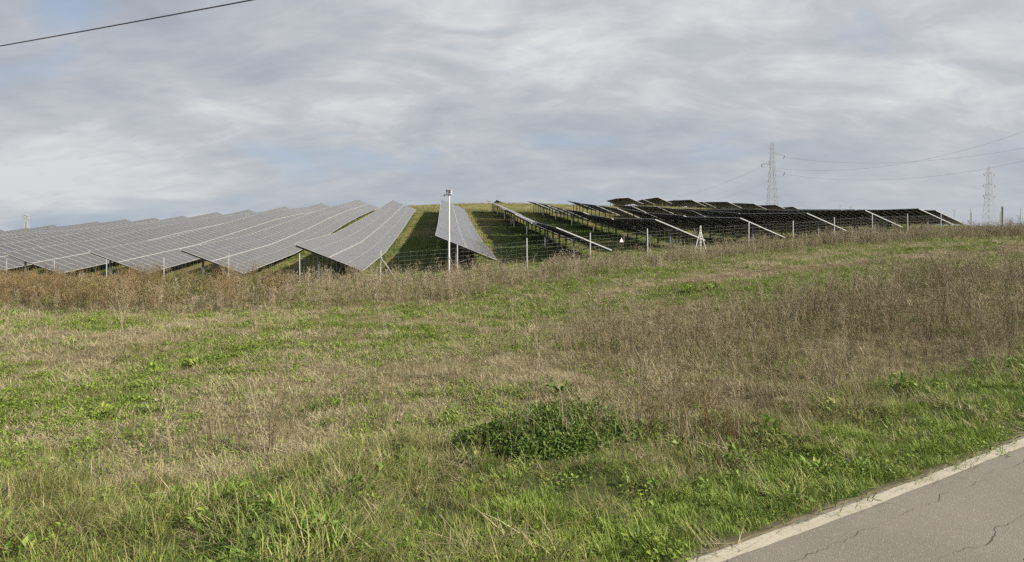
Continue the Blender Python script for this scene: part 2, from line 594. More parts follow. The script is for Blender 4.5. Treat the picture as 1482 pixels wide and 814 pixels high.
def ground_colour(x, y):
    k = masks(x, y)
    c = np.zeros(x.shape + (3,))

    def lerp(c, col, w):
        return c * (1 - w[..., None]) + np.array(col) * w[..., None]
    c[:] = (0.135, 0.110, 0.062)  # soil brown, deepened so gaps in the straw look shadowed
    c = lerp(c, (0.065, 0.085, 0.022), k['lush'] * 0.75)
    c = lerp(c, (0.075, 0.060, 0.036), np.maximum.reduce([k['brown'], k['red'], k['tan'] * 0.7]) * 0.75)
    c = lerp(c, (0.10, 0.072, 0.048), k['soil'] * 0.8)
    c = lerp(c, (0.035, 0.050, 0.014), k['verge'] * 0.85)
    # between the rows of panels
    fb = fence_back(x, y)
    X = x * Q[0] + y * Q[1]
    Z = x * R[0] + y * R[1]
    inside = sstep(0.0, 3.0, fb)
    hill = np.zeros_like(c)
    hill[:] = (0.038, 0.055, 0.013)  # grass green darkened, with shade from the panel rows put into it
    hill = lerp(hill, (0.125, 0.105, 0.052), sstep(0.50, 0.72, fbm(x * 0.12, y * 0.12, 81, 4)))
    ph = np.mod(X + 0.6 - 4.26, 8.8)
    drip = np.exp(-((ph - 0.45) / 0.35) ** 2) * sstep(0.35, 0.65, fbm(x * 0.25, y * 0.25, 83, 3)) * (Z < 135)
    hill = lerp(hill, (0.17, 0.11, 0.06), drip * 0.9)
    hill = lerp(hill, (0.135, 0.130, 0.052), sstep(115, 150, Z) * (0.55 + 0.45 * sstep(0.4, 0.6, fbm(x * 0.2, y * 0.2, 85, 3))))
    c = c * (1 - inside[..., None]) + hill * inside[..., None]
    far = sstep(230, 420, np.hypot(x, y))
    c = lerp(c, (0.15, 0.14, 0.075), far)
    s = road_s(x, y)
    c = lerp(c, (0.12, 0.10, 0.072), sstep(0.30, 0.05, s) * 0.9)
    return c


def ground_mat():
    m, n, l, b, out = new_mat('field_ground')
    at = n.new('ShaderNodeAttribute')
    at.attribute_name = 'gcol'
    geo = n.new('ShaderNodeNewGeometry')
    a = noise_tex(n, l, geo.outputs['Position'], 6.0, 6, 0.65)
    f = noise_tex(n, l, geo.outputs['Position'], 45.0, 4, 0.6)
    g = noise_tex(n, l, geo.outputs['Position'], 0.9, 5, 0.6)
    v = math_node(n, l, 'ADD', math_node(n, l, 'MULTIPLY', a, 0.8), math_node(n, l, 'MULTIPLY', f, 0.7))
    v = math_node(n, l, 'ADD', v, math_node(n, l, 'MULTIPLY', g, 0.5))
    com = n.new('ShaderNodeCombineColor')
    for i in range(3):
        l.new(v, com.inputs[i])
    c = mix_rgb(n, l, 1.0, at.outputs['Color'], com.outputs[0], 'MULTIPLY')
    l.new(c, b.inputs['Base Color'])
    b.inputs['Roughness'].default_value = 0.95
    b.inputs['Specular IOR Level'].default_value = 0.1
    bp = n.new('ShaderNodeBump')
    bp.inputs['Strength'].default_value = 0.8
    bp.inputs['Distance'].default_value = 0.04
    l.new(v, bp.inputs['Height'])
    l.new(bp.outputs[0], b.inputs['Normal'])
    return m


def grid_mesh(name, xs, ys, hfun):
    X, Y = np.meshgrid(xs, ys)
    H = hfun(X, Y)
    v = np.column_stack([X.ravel(), Y.ravel(), H.ravel()])
    nx, ny = len(xs), len(ys)
    i = (np.arange(ny - 1)[:, None] * nx + np.arange(nx - 1)[None, :]).ravel()
    f = np.column_stack([i, i + 1, i + nx + 1, i + nx])
    me = bpy.data.meshes.new(name)
    me.vertices.add(len(v))
    me.vertices.foreach_set('co', v.ravel())
    me.loops.add(f.size)
    me.loops.foreach_set('vertex_index', f.ravel())
    me.polygons.add(len(f))
    me.polygons.foreach_set('loop_start', np.arange(len(f)) * 4)
    me.polygons.foreach_set('use_smooth', np.ones(len(f), bool))
    me.update(calc_edges=True)
    return me, X, Y


def build_ground():
    xs = graded(-4000, 4000, -12, 14, 0.22, 1.035, 150)
    ys = graded(-1200, 6000, 2.5, 22, 0.22, 1.03, 150)
    me, X, Y = grid_mesh('ground', xs, ys, ground_h)
    c = ground_colour(X, Y).reshape(-1, 3)
    ca = me.color_attributes.new('gcol', 'FLOAT_COLOR', 'POINT')
    ca.data.foreach_set('color', np.column_stack([c, np.ones(len(c))]).ravel())
    link('ground', me, None, ground_mat(), kind='structure')


build_ground()


# ------------------------------------------------------------------ road
def asphalt_mat():
    m, n, l, b, out = new_mat('asphalt')
    geo = n.new('ShaderNodeNewGeometry')
    p = geo.outputs['Position']
    big = noise_tex(n, l, p, 0.8, 4, 0.6)
    grit = noise_tex(n, l, p, 85.0, 4, 0.75)
    vor = n.new('ShaderNodeTexVoronoi')
    vor.inputs['Scale'].default_value = 85.0
    l.new(p, vor.inputs['Vector'])
    c = ramp_node(n, l, big, [(0.3, (0.135, 0.124, 0.103)), (0.7, (0.180, 0.166, 0.139))])
    c = mix_rgb(n, l, math_node(n, l, 'MULTIPLY', grit, 0.8), c, (0.075, 0.069, 0.060))
    sp = ramp_node(n, l, vor.outputs['Color'], [(0.72, (0, 0, 0)), (0.9, (1, 1, 1))])
    c = mix_rgb(n, l, math_node(n, l, 'MULTIPLY', sp, 0.32), c, (0.29, 0.27, 0.235))
    l.new(c, b.inputs['Base Color'])
    b.inputs['Roughness'].default_value = 0.88
    b.inputs['Specular IOR Level'].default_value = 0.25
    bp = n.new('ShaderNodeBump')
    bp.inputs['Strength'].default_value = 0.5
    bp.inputs['Distance'].default_value = 0.006
    l.new(vor.outputs['Distance'], bp.inputs['Height'])
    l.new(bp.outputs[0], b.inputs['Normal'])
    return m


def line_mat():
    m, n, l, b, out = new_mat('road_line_paint')
    geo = n.new('ShaderNodeNewGeometry')
    a = noise_tex(n, l, geo.outputs['Position'], 30.0, 5, 0.7)
    d = noise_tex(n, l, geo.outputs['Position'], 2.2, 4, 0.6)
    c = mix_rgb(n, l, d, (0.33, 0.305, 0.25), (0.235, 0.215, 0.17))
    w = ramp_node(n, l, a, [(0.50, (0, 0, 0)), (0.70, (1, 1, 1))])
    c = mix_rgb(n, l, math_node(n, l, 'MULTIPLY', w, 0.85), c, (0.15, 0.135, 0.11))
    l.new(c, b.inputs['Base Color'])
    b.inputs['Roughness'].default_value = 0.8
    return m


def strip(name, ts, s0, s1, dz, mat, parent=None, kind=None, skirt=0.0):
    """a sheet along the road between s0(t) and s1(t)"""
    s0 = np.broadcast_to(np.asarray(s0, float), ts.shape)
    s1 = np.broadcast_to(np.asarray(s1, float), ts.shape)
    rh = road_h(ts) + dz
    b = MB()
    a = [(*st(s, t), h) for s, t, h in zip(s0, ts, rh)]
    c = [(*st(s, t), h) for s, t, h in zip(s1, ts, rh)]
    b.v = a + c
    n = len(ts)
    if skirt:
        b.v += [(x, y, z - skirt) for x, y, z in c]
    for i in range(n - 1):
        b.f.append((i, i + 1, n + i + 1, n + i)); b.m.append(0)
        if skirt:
            b.f.append((n + i, n + i + 1, 2 * n + i + 1, 2 * n + i)); b.m.append(0)
    return b.build(name, mat, parent, kind=kind)


def build_road():
    ts = np.arange(-100, 100.1, 0.5)
    road = strip('road', ts, -6.6, 0.07, 0.0, asphalt_mat(), kind='structure', skirt=0.12)
    tf = np.concatenate([np.arange(-60, -2, 0.5), np.arange(-2, 16, 0.03), np.arange(16, 90, 0.5)])
    lm = line_mat()
    wob = (fbm(tf * 5.0, tf * 0 + 2.0, 21, 3) - 0.5) * 0.035
    wob2 = (fbm(tf * 4.0, tf * 0 + 7.0, 22, 3) - 0.5) * 0.012
    strip('road_edge_line', tf, -0.105 + wob2, 0.02 + wob, 0.004, lm, kind='structure')
    strip('road_edge_line', ts, -6.45, -6.31, 0.004, lm, kind='structure')
    # dusty shoulder whose crumbled border runs over the asphalt
    wob3 = (fbm(tf * 3.0, tf * 0 + 11.0, 23, 4) - 0.5) * 0.12
    sh = MB()
    n = len(tf)
    rh = road_h(tf)
    prof = [(0.045, 0.006), (0.065, 0.010), (0.09, 0.004), (0.35, -0.08)]
    for s, dz in prof:
        for t, h, w in zip(tf, rh, wob3):
            x, y = st(s + w, t)
            sh.v.append((x, y, h + dz))
    for j in range(len(prof) - 1):
        for i in range(n - 1):
            sh.f.append((j * n + i, j * n + i + 1, (j + 1) * n + i + 1, (j + 1) * n + i)); sh.m.append(0)
    sh.build('road_shoulder', simple_mat('shoulder_soil', (0.105, 0.092, 0.058), 0.95, 0, 0.35, 9, 0.1, 0.8), kind='structure')
    # cracks
    cm = simple_mat('crack_filling', (0.060, 0.055, 0.048), 0.95, 0, 0.2, 20, 0.1)

    def crack(t0, t1, s0, s1, w, seed):
        t = np.arange(t0, t1, 0.035)
        u = (t - t0) / (t1 - t0)
        s = s0 + (s1 - s0) * u + (fbm(t * 2.2, t * 0 + seed, 31, 4) - 0.5) * 0.16 + (fbm(t * 14, t * 0 + seed, 33, 2) - 0.5) * 0.05
        ww = w * np.clip((fbm(t * 6.0, t * 0 + seed + 3, 35, 3) - 0.30) * 3.0, 0.12, 1.3)
        strip('crack', t, s - ww / 2, s + ww / 2, 0.003, cm, road)
    crack(3.0, 11.0, -1.05, -0.72, 0.0075, 1.0)
    crack(2.6, 9.0, -0.40, -0.28, 0.004, 4.0)
    crack(3.1, 6.6, -1.45, -1.25, 0.006, 7.0)
    crack(2.4, 5.0, -0.62, -0.66, 0.005, 13.0)


build_road()

# ------------------------------------------------------------------ rows of solar panels
MOD_W, MOD_L, MOD_GAP = 1.134, 2.28, 0.02
TILT = math.radians(22.2)
SLOPE = 2 * MOD_L + 0.04
LOW = 0.75
PITCH, XH = 8.8, -0.6
TABLE_N, TABLE_GAP = 12, 0.30


def module_mb(front=0.022):
    b = MB()
    b.box(0, MOD_L, 0, MOD_W, -0.035, 0.0, 0)
    b.m[0] = 2                                   # underside
    e = 0.026
    for x0, x1 in ((front, MOD_L / 2 - 0.006), (MOD_L / 2 + 0.006, MOD_L - 0.022)):
        b.face([(x0, e, 0.003), (x1, e, 0.003), (x1, MOD_W - e, 0.003), (x0, MOD_W - e, 0.003)], 1)
    return b


MOD_MATS = [M['alu'], M['glass'], M['backsheet']]
_mod = module_mb()
MODULE = _mod.mesh('solar_module')
for mm in MOD_MATS:
    MODULE.materials.append(mm)
MODV = np.array(_mod.v)


def channel_mesh(name, w, d, t, mat, axis_len=1.0):
    """U channel, unit length along z"""
    b = MB()
    b.box(-w / 2, w / 2, -d / 2, -d / 2 + t, 0, axis_len)
    b.box(-w / 2, -w / 2 + t, -d / 2 + t, d / 2, 0, axis_len)
    b.box(w / 2 - t, w / 2, -d / 2 + t, d / 2, 0, axis_len)
    me = b.mesh(name)
    me.materials.append(mat)
    return me


POST = channel_mesh('post', 0.13, 0.08, 0.012, M['post_steel'])
RAFTER = channel_mesh('rafter', 0.06, 0.10, 0.01, M['post_steel'], SLOPE - 0.1)
ENDRAIL = (lambda b: (b.box(0.02, SLOPE / 2 - 0.05, -0.055, -0.004, -0.075, 0.006), b.box(SLOPE / 2 - 0.02, SLOPE - 0.02, -0.055, -0.004, -0.085, -0.004), b)[2])(MB()).mesh('end_rail')
ENDRAIL.materials.append(M['white_paint'])


def child(name, mesh, root, mat4):
    o = bpy.data.objects.new(name, mesh)
    COL.objects.link(o)
    o.parent = root
    o.matrix_basis = Matrix.Translation(-Vector(root.location)) @ mat4
    return o


def solar_row(k, zn, zf, label, near_z=82.0, posts='all', rail=False, group='rows of solar panels on the hillside', tilt_jit=0.5, seed=0):
    rnd = random.Random(1000 + k * 17 + seed)
    Xh = XH + PITCH * k
    Xc = Xh + 0.5 * SLOPE * math.cos(TILT)
    rx, ry = rw(Xc, zn)
    root = empty('solar_panel_row', (rx, ry, gh(rx, ry)), label, 'solar panels', group)
    far = []
    purlins = [MB() for _ in range(4)]
    z = zn
    step = MOD_W + MOD_GAP
    ntab = max(1, round((zf - zn) / (TABLE_N * step + TABLE_GAP)))
    tabn = [TABLE_N] * ntab
    tl = (zf - zn) / ntab
    gap = TABLE_GAP if rail else 0.0
    nmod = max(3, int(round((tl - gap) / step)))
    if not rail:
        tl = nmod * step
    for i in range(ntab):
        z0 = zn + i * tl
        z1 = z0 + nmod * step
        p0, p1 = rw(Xc, z0), rw(Xc, z1)
        if rail:
            j0, j1 = rnd.uniform(-.14, .14), rnd.uniform(-.14, .14)
        else:
            j0 = j1 if i else rnd.uniform(-.04, .04)
            j1 = rnd.uniform(-.05, .05)
        h0, h1 = float(base_h(*p0)) + j0, float(base_h(*p1)) + j1
        tj = TILT + math.radians(rnd.uniform(-tilt_jit, tilt_jit) if rail else rnd.uniform(-.15, .15))
        drop = SLOPE * math.sin(tj)
        q0, q1 = rw(Xh, z0), rw(Xh, z1)
        P0 = Vector((*q0, h0 + LOW + drop))
        P1 = Vector((*q1, h1 + LOW + drop))
        a = (P1 - P0).normalized()
        c = Vector((Q[0] * math.cos(tj), Q[1] * math.cos(tj), -math.sin(tj)))
        c = (c - a * c.dot(a)).normalized()
        n = c.cross(a)
        B = Matrix(((c.x, a.x, n.x, 0), (c.y, a.y, n.y, 0), (c.z, a.z, n.z, 0), (0, 0, 0, 1)))
        for mI in range(nmod):
            for r in range(2):
                o = P0 + a * (mI * step) + c * (r * (MOD_L + 0.04))
                m4 = Matrix.Translation(o) @ B
                if z0 + mI * step < near_z:
                    child('solar_module', MODULE, root, m4)
                else:
                    far.append(m4)
        if rail:
            child('end_rail', ENDRAIL, root, Matrix.Translation(P0) @ B)
        L = nmod * step
        for pi, (f, mb) in enumerate(zip((0.12, 0.38, 0.62, 0.88), purlins)):
            s = P0 + c * (SLOPE * f) - n * 0.066 - Vector(root.location)
            mb.bar(s + a * 0.05, s + a * (L - 0.05), 0.05, 0.06)
        # posts, rafters and braces
        np_ = max(2, int(round(L / 3.4)) + 1)
        for pI in range(np_):
            u = 0.35 + (L - 0.7) * pI / (np_ - 1)
            zz = z0 + u
            if posts == 'near' and zz > zn + 14:
                break
            top = P0 + a * u + c * (SLOPE * 0.35) - n * 0.2
            g = gh(top.x, top.y) - 0.35
            sc = Matrix.Diagonal((1, 1, top.z - g, 1))
            rot = Matrix.Rotation(-A0, 4, 'Z')
            child('post', POST, root, Matrix.Translation((top.x, top.y, g)) @ rot @ sc)
            if zz < 88:
                ro = P0 + a * u + c * 0.05 - n * 0.148
                # rafter channel runs along c: local z -> c
                RB = Matrix(((a.x, n.x, c.x, 0), (a.y, n.y, c.y, 0), (a.z, n.z, c.z, 0), (0, 0, 0, 1)))
                child('rafter', RAFTER, root, Matrix.Translation(ro) @ RB)
            if zz < 75:
                bm = MB()
                lowp = P0 + a * (u + 0.06) + c * (SLOPE * 0.74) - n * 0.2 - Vector(root.location)
                mid = Vector((top.x, top.y, g + (top.z - g) * 0.45)) + a * 0.06 - Vector(root.location)
                bm.bar(mid, lowp, 0.045, 0.045)
                bm.build('brace', M['post_steel'], root)
    for mb in purlins:
        mb.build('purlin', M['post_steel'], root)
    if far:
        nv = len(MODV)
        V = np.concatenate([MODV @ np.array(m.to_3x3()).T + np.array(m.translation - Vector(root.location)) for m in far])
        F = [tuple(i * nv + q for q in f) for i in range(len(far)) for f in _mod.f]
        me = bpy.data.meshes.new('module_field')
        me.from_pydata(V.tolist(), [], F)
        me.polygons.foreach_set('material_index', _mod.m * len(far))
        me.update()
        link('module_field', me, root, MOD_MATS, kind='stuff')
    return root


ORD = ['', 'first', 'second', 'third', 'fourth', 'fifth', 'sixth', 'seventh', 'eighth', 'ninth', 'tenth', 'eleventh', 'twelfth', 'thirteenth']
NEAR = {0: 42.6, -1: 40.5, -2: 45.2, -3: 50.6, -4: 55.0, 1: 45.3, 2: 48.9, 3: 52.1, 4: 56.3, 5: 60.2, 6: 63.6, 7: 71.5, 8: 92.0, 9: 112.0}
FAR = {0: 117.5, -1: 114.4, -2: 132.5, -3: 141.9, -4: 146.9, -5: 151.5, -6: 155, -7: 159.9, -8: 162.3, -9: 164.8, -10: 168.2, -11: 170.4, -12: 174.4, -13: 177.4,
       1: 125.7, 2: 128.2, 3: 130, 4: 126, 5: 129, 6: 131, 7: 133, 8: 134, 9: 138}
for k in range(0, -14, -1):
    zn = NEAR.get(k, 55.0 + 4.2 * (-k - 4))
    if k == 0:
        lab = 'grey solar panel row rising directly behind the white camera mast'
    else:
        lab = f'grey solar panel row, {ORD[-k]} one left of the row behind the camera mast'
    solar_row(k, zn, FAR[k], lab, 82 if k > -6 else 0, 'all' if k == 0 else 'near')
for k in range(1, 10):
    lab = f'dark-backed solar panel row, {ORD[k]} one right of the row behind the camera mast'
    solar_row(k, NEAR[k], FAR[k], lab, 82, 'all', rail=True)
for i, k in enumerate(range(6, 13)):
    zn = (172, 173, 170, 166, 168, 172, 178)[i]
    lab = f'short dark solar panel row on the far hilltop, {ORD[i + 1]} from the left of its block'
    solar_row(k, zn, zn + (25.5, 27, 38, 34, 38, 38, 34)[i], lab, 0, 'all', rail=True, group='short rows of solar panels on the hilltop', seed=5)
for i, (k, zn) in enumerate(((2, 203.0), (4, 226.0))):
    lab = ('tip of a dark solar panel row just showing over the grassy crest, ' + ('left one', 'right one')[i])
    solar_row(k, zn, zn + 28, lab, 0, 'near', group='panel rows beyond the crest', seed=9)


# ------------------------------------------------------------------ wire fence
def build_fence():
    corner = (FENCE_C[0], FENCE_C[1], gh(*FENCE_C))
    root = empty('wire_fence', corner, 'tall wire mesh fence on slim metal posts in front of the solar panels', 'fence')
    org = Vector(corner)
    posts = []
    for i in range(8, 0, -1):
        posts.append((FENCE_C[0] + i * F_LEFT[0], FENCE_C[1] + i * F_LEFT[1], -i))
    for i in range(0, 15):
        posts.append((FENCE_C[0] + i * F_RIGHT[0], FENCE_C[1] + i * F_RIGHT[1], i))
    pm = MB()
    pm.box(-0.03, 0.03, -0.03, 0.03, -0.3, 2.0)
    pm.box(-0.036, 0.036, -0.036, 0.036, 2.0, 2.03)
    pme = pm.mesh('post'); pme.materials.append(M['steel'])
    tops = []
    for x, y, i in posts:
        g = gh(x, y)
        tops.append(Vector((x, y, g)))
        if i == 5:
            continue
        o = bpy.data.objects.new('post', pme)
        COL.objects.link(o); o.parent = root
        o.location = Vector((x, y, g)) - org
        o.rotation_euler = (random.uniform(-.015, .015), random.uniform(-.02, .02), math.atan2(F_RIGHT[1], F_RIGHT[0]))
    # horizontal wires, one part each
    for h in (0.12, 0.36, 0.60, 0.84, 1.08, 1.32, 1.56, 1.80):
        w = MB()
        for a, b in zip(tops, tops[1:]):
            w.bar(a + Vector((0, -0.04, h)) - org, b + Vector((0, -0.04, h)) - org, 0.003, 0.003)
        w.build('wire', M['wire'], root)
    v = MB()
    for a, b in zip(tops, tops[1:]):
        nseg = int((b - a).length / 0.34)
        for j in range(1, nseg):
            p = a.lerp(b, j / nseg) - org
            v.bar(p + Vector((0, -0.04, 0.10)), p + Vector((0, -0.04, 1.82)), 0.0028, 0.0028)
    v.build('mesh_wires', M['wire'], root, kind='stuff')
    # corner strut
    a = Vector((FENCE_C[0], FENCE_C[1], corner[2] + 1.6)) - org
    d = Vector((1.35, -0.75, 0))
    fx = Vector((FENCE_C[0], FENCE_C[1], 0)) + d
    s = MB()
    s.bar(a + Vector((0.03, -0.03, 0)), Vector((fx.x, fx.y, gh(fx.x, fx.y) - 0.1)) - org, 0.045)
    s.build('strut', M['steel'], root)
    # straining post with two struts
    x, y = FENCE_C[0] + 5 * F_RIGHT[0], FENCE_C[1] + 5 * F_RIGHT[1]
    g = gh(x, y)
    b = MB()
    b.tube([Vector((x, y, g - .3)) - org, Vector((x, y, g + 2.0)) - org], 0.055, 10)
    for q in range(7):
        b.box(x - org.x - .08, x - org.x + .08, y - org.y - .075, y - org.y - .05, g - org.z + .5 + q * .22, g - org.z + .56 + q * .22)
    b.build('straining_post', M['white_paint'], root)
    fd = Vector((F_RIGHT[0], F_RIGHT[1], 0)).normalized()
    for sg in (-1, 1):
        e = Vector((x, y, 0)) + fd * sg * 0.62
        s = MB()
        s.bar(Vector((x, y, g + 1.55)) - org + fd * sg * 0.05, Vector((e.x, e.y, gh(e.x, e.y) - .1)) - org, 0.045)
        s.build('strut', M['white_paint'], root)
    # warning sign hung on the wire
    t = 3.53
    sx, sy = FENCE_C[0] + t * F_RIGHT[0], FENCE_C[1] + t * F_RIGHT[1] - 0.075
    sg = gh(sx, sy) + 1.37
    rt = empty('warning_sign', (sx, sy, sg), 'small white triangular warning sign hung on the wire fence', 'sign', rz=math.atan2(F_RIGHT[1], F_RIGHT[0]))
    m = MB()
    A, B, C_ = (-0.17, 0, -0.15), (0.17, 0, -0.15), (0, 0, 0.16)
    off = Vector((0, 0.012, 0))
    m.face([A, B, C_]); m.face([tuple(Vector(p) + off) for p in (C_, B, A)])
    for p, q in ((A, B), (B, C_), (C_, A)):
        m.face([p, tuple(Vector(p) + off), tuple(Vector(q) + off), q])
    m.build('plate', M['white_paint'], rt)
    m = MB()
    for dx in (-0.1, 0.1):
        m.bar((dx, 0.012, -0.12), (dx, 0.045, -0.12), 0.012)
    m.build('clip', M['steel'], rt)


build_fence()


# ------------------------------------------------------------------ camera mast
def build_mast():
    x, y = -3.72, 36.7
    g = gh(x, y)
    root = empty('camera_mast', (x, y, g), 'tall white metal mast with a security camera, standing before the wire fence', 'mast')
    top = 4.62 - g
    b = MB(); b.tube([(0, 0, -0.3), (0, 0, top)], [0.062, 0.05], 14); b.build('pole', M['white_paint'], root)
    b = MB(); b.box(-0.14, 0.14, -0.14, 0.14, -0.02, 0.16); b.build('base_plate', M['concrete'], root)
    b = MB(); b.tube([(0, 0, 1.25), (0, 0, 1.42)], 0.082, 12); b.build('collar', M['steel'], root)
    b = MB(); b.box(-0.30, 0.16, -0.03, 0.03, top + 0.0, top + 0.05); b.build('bracket', M['steel'], root)
    cam_o = MB()
    cam_o.box(-0.02, 0.16, -0.20, 0.16, top + 0.055, top + 0.30)
    co = cam_o.build('camera_housing', M['white_paint'], root)
    b = MB(); b.tube([(0.07, -0.2, top + 0.17), (0.07, -0.23, top + 0.17)], 0.06, 12); b.build('lens', M['dark_plastic'], co)
    b = MB(); b.box(-0.035, 0.175, -0.27, 0.17, top + 0.303, top + 0.318); b.build('sun_shield', M['white_paint'], co)
    b = MB(); b.tube([(-0.12, 0, top + 0.05), (-0.12, 0, top + 0.22)], 0.022, 8)
    b.tube([(-0.12, 0, top + 0.22), (-0.12, 0, top + 0.33)], 0.05, 10)
    b.build('infrared_lamp', M['dark_plastic'], root)
    b = MB(); b.box(-0.32, -0.21, -0.05, 0.05, top - 0.05, top - 0.002); b.build('sensor', M['steel'], root)


build_mast()


def build_inverter():
    Xp, Zp = XH + PITCH * 1 + 1.35, 85.0
    x, y = rw(Xp, Zp)
    g = gh(x, y)
    root = empty('inverter_box', (x - 0.25, y - 0.2, g), 'pale grey inverter box on a panel post in the shade', 'inverter', rz=-A0)
    b = MB(); b.box(-0.22, 0.22, -0.11, 0.11, 0.55, 1.35); b.build('cabinet', M['white_paint'], root)
    b = MB(); b.box(-0.18, -0.14, -0.06, 0.06, -0.2, 0.55); b.box(0.14, 0.18, -0.06, 0.06, -0.2, 0.55); b.build('stand', M['steel'], root)


build_inverter()


# ------------------------------------------------------------------ pylons and lines
def lattice(b, h, w0, w1, nbay, t, z0=0.0, taper=1.0):
    """four tapering legs with crossed bracing"""
    zs = [z0 + h * (1 - (1 - i / nbay) ** taper) if taper != 1 else z0 + h * i / nbay for i in range(nbay + 1)]
    ws = [w0 + (w1 - w0) * (z - z0) / h for z in zs]
    cor = lambda w, z: [Vector((sx * w / 2, sy * w / 2, z)) for sx, sy in ((-1, -1), (1, -1), (1, 1), (-1, 1))]
    for i in range(nbay):
        c0, c1 = cor(ws[i], zs[i]), cor(ws[i + 1], zs[i + 1])
        for j in range(4):
            b.bar(c0[j], c1[j], t, t)
            k = (j + 1) % 4
            b.bar(c0[j], c1[k], t * 0.6, t * 0.6)
            b.bar(c0[k], c1[j], t * 0.6, t * 0.6)
            b.bar(c1[j], c1[k], t * 0.6, t * 0.6)


def arm_mb(L, h, w, t):
    """pointed cross arm reaching +x from the body side"""
    b = MB()
    tip = Vector((L, 0, 0))
    for sy in (-1, 1):
        b.bar((0, sy * w / 2, 0), tip, t)
        b.bar((0, sy * w / 2, h), tip, t)
    n = 4
    for i in range(1, n):
        u = i / n
        pts = [Vector((0, sy * w / 2, z)).lerp(tip, u) for sy in (-1, 1) for z in (0, h)]
        b.bar(pts[0], pts[1], t * 0.6); b.bar(pts[2], pts[3], t * 0.6); b.bar(pts[0], pts[2], t * 0.6)
        prev = [Vector((0, sy * w / 2, z)).lerp(tip, (i - 1) / n) for sy in (-1, 1) for z in (0, h)]
        b.bar(prev[0], pts[1], t * 0.6); b.bar(prev[2], pts[3], t * 0.6)
    return b


def pylon(name_label, x, y, ztop, w0, arms, t, rz, zb=None):
    """arms: (side, height above ground, length)"""
    g = gh(x, y) if zb is None else zb
    H = ztop - g
    root = empty('lattice_pylon', (x, y, g), name_label, 'pylon', 'power line pylons', rz)
    b = MB()
    waist = H * 0.72
    ww = w0 * 0.34
    lattice(b, waist + 0.5, w0, ww, 9, t, -0.5)
    b.build('tower_body', M['lattice'], root)
    b = MB(); lattice(b, H * 0.28 - 1.5, ww, ww * 0.7, 5, t * 0.8, waist); 
    for sx, sy in ((-1, -1), (1, -1), (1, 1), (-1, 1)):
        b.bar((sx * ww * .35, sy * ww * .35, H - 1.5), (0, 0, H), t * 0.7)
    b.build('tower_head', M['lattice'], root)
    for side, z, L in arms:
        m = arm_mb(L, 1.5, ww * 0.8, t * 0.75).build('cross_arm', M['lattice'], root)
        m.location = (side * ww * 0.3, 0, z)
        if side < 0:
            m.rotation_euler = (0, 0, math.pi)
        ins = MB()
        for q in range(8):
            ins.tube([(0, 0, -0.25 - q * 0.22), (0, 0, -0.25 - q * 0.22 - 0.1)], 0.16, 8)
        ins.tube([(0, 0, 0), (0, 0, -2.1)], 0.03, 6)
        io = ins.build('insulator', M['insulator'], m)
        io.location = (L - 0.1, 0, 0)
        io.rotation_euler = (0.7, 0, 0)
    return root


def px3(x, y, Y):
    return (x - 741) / 900 * Y, Y, CAM_H + (335 - y) / 900 * Y


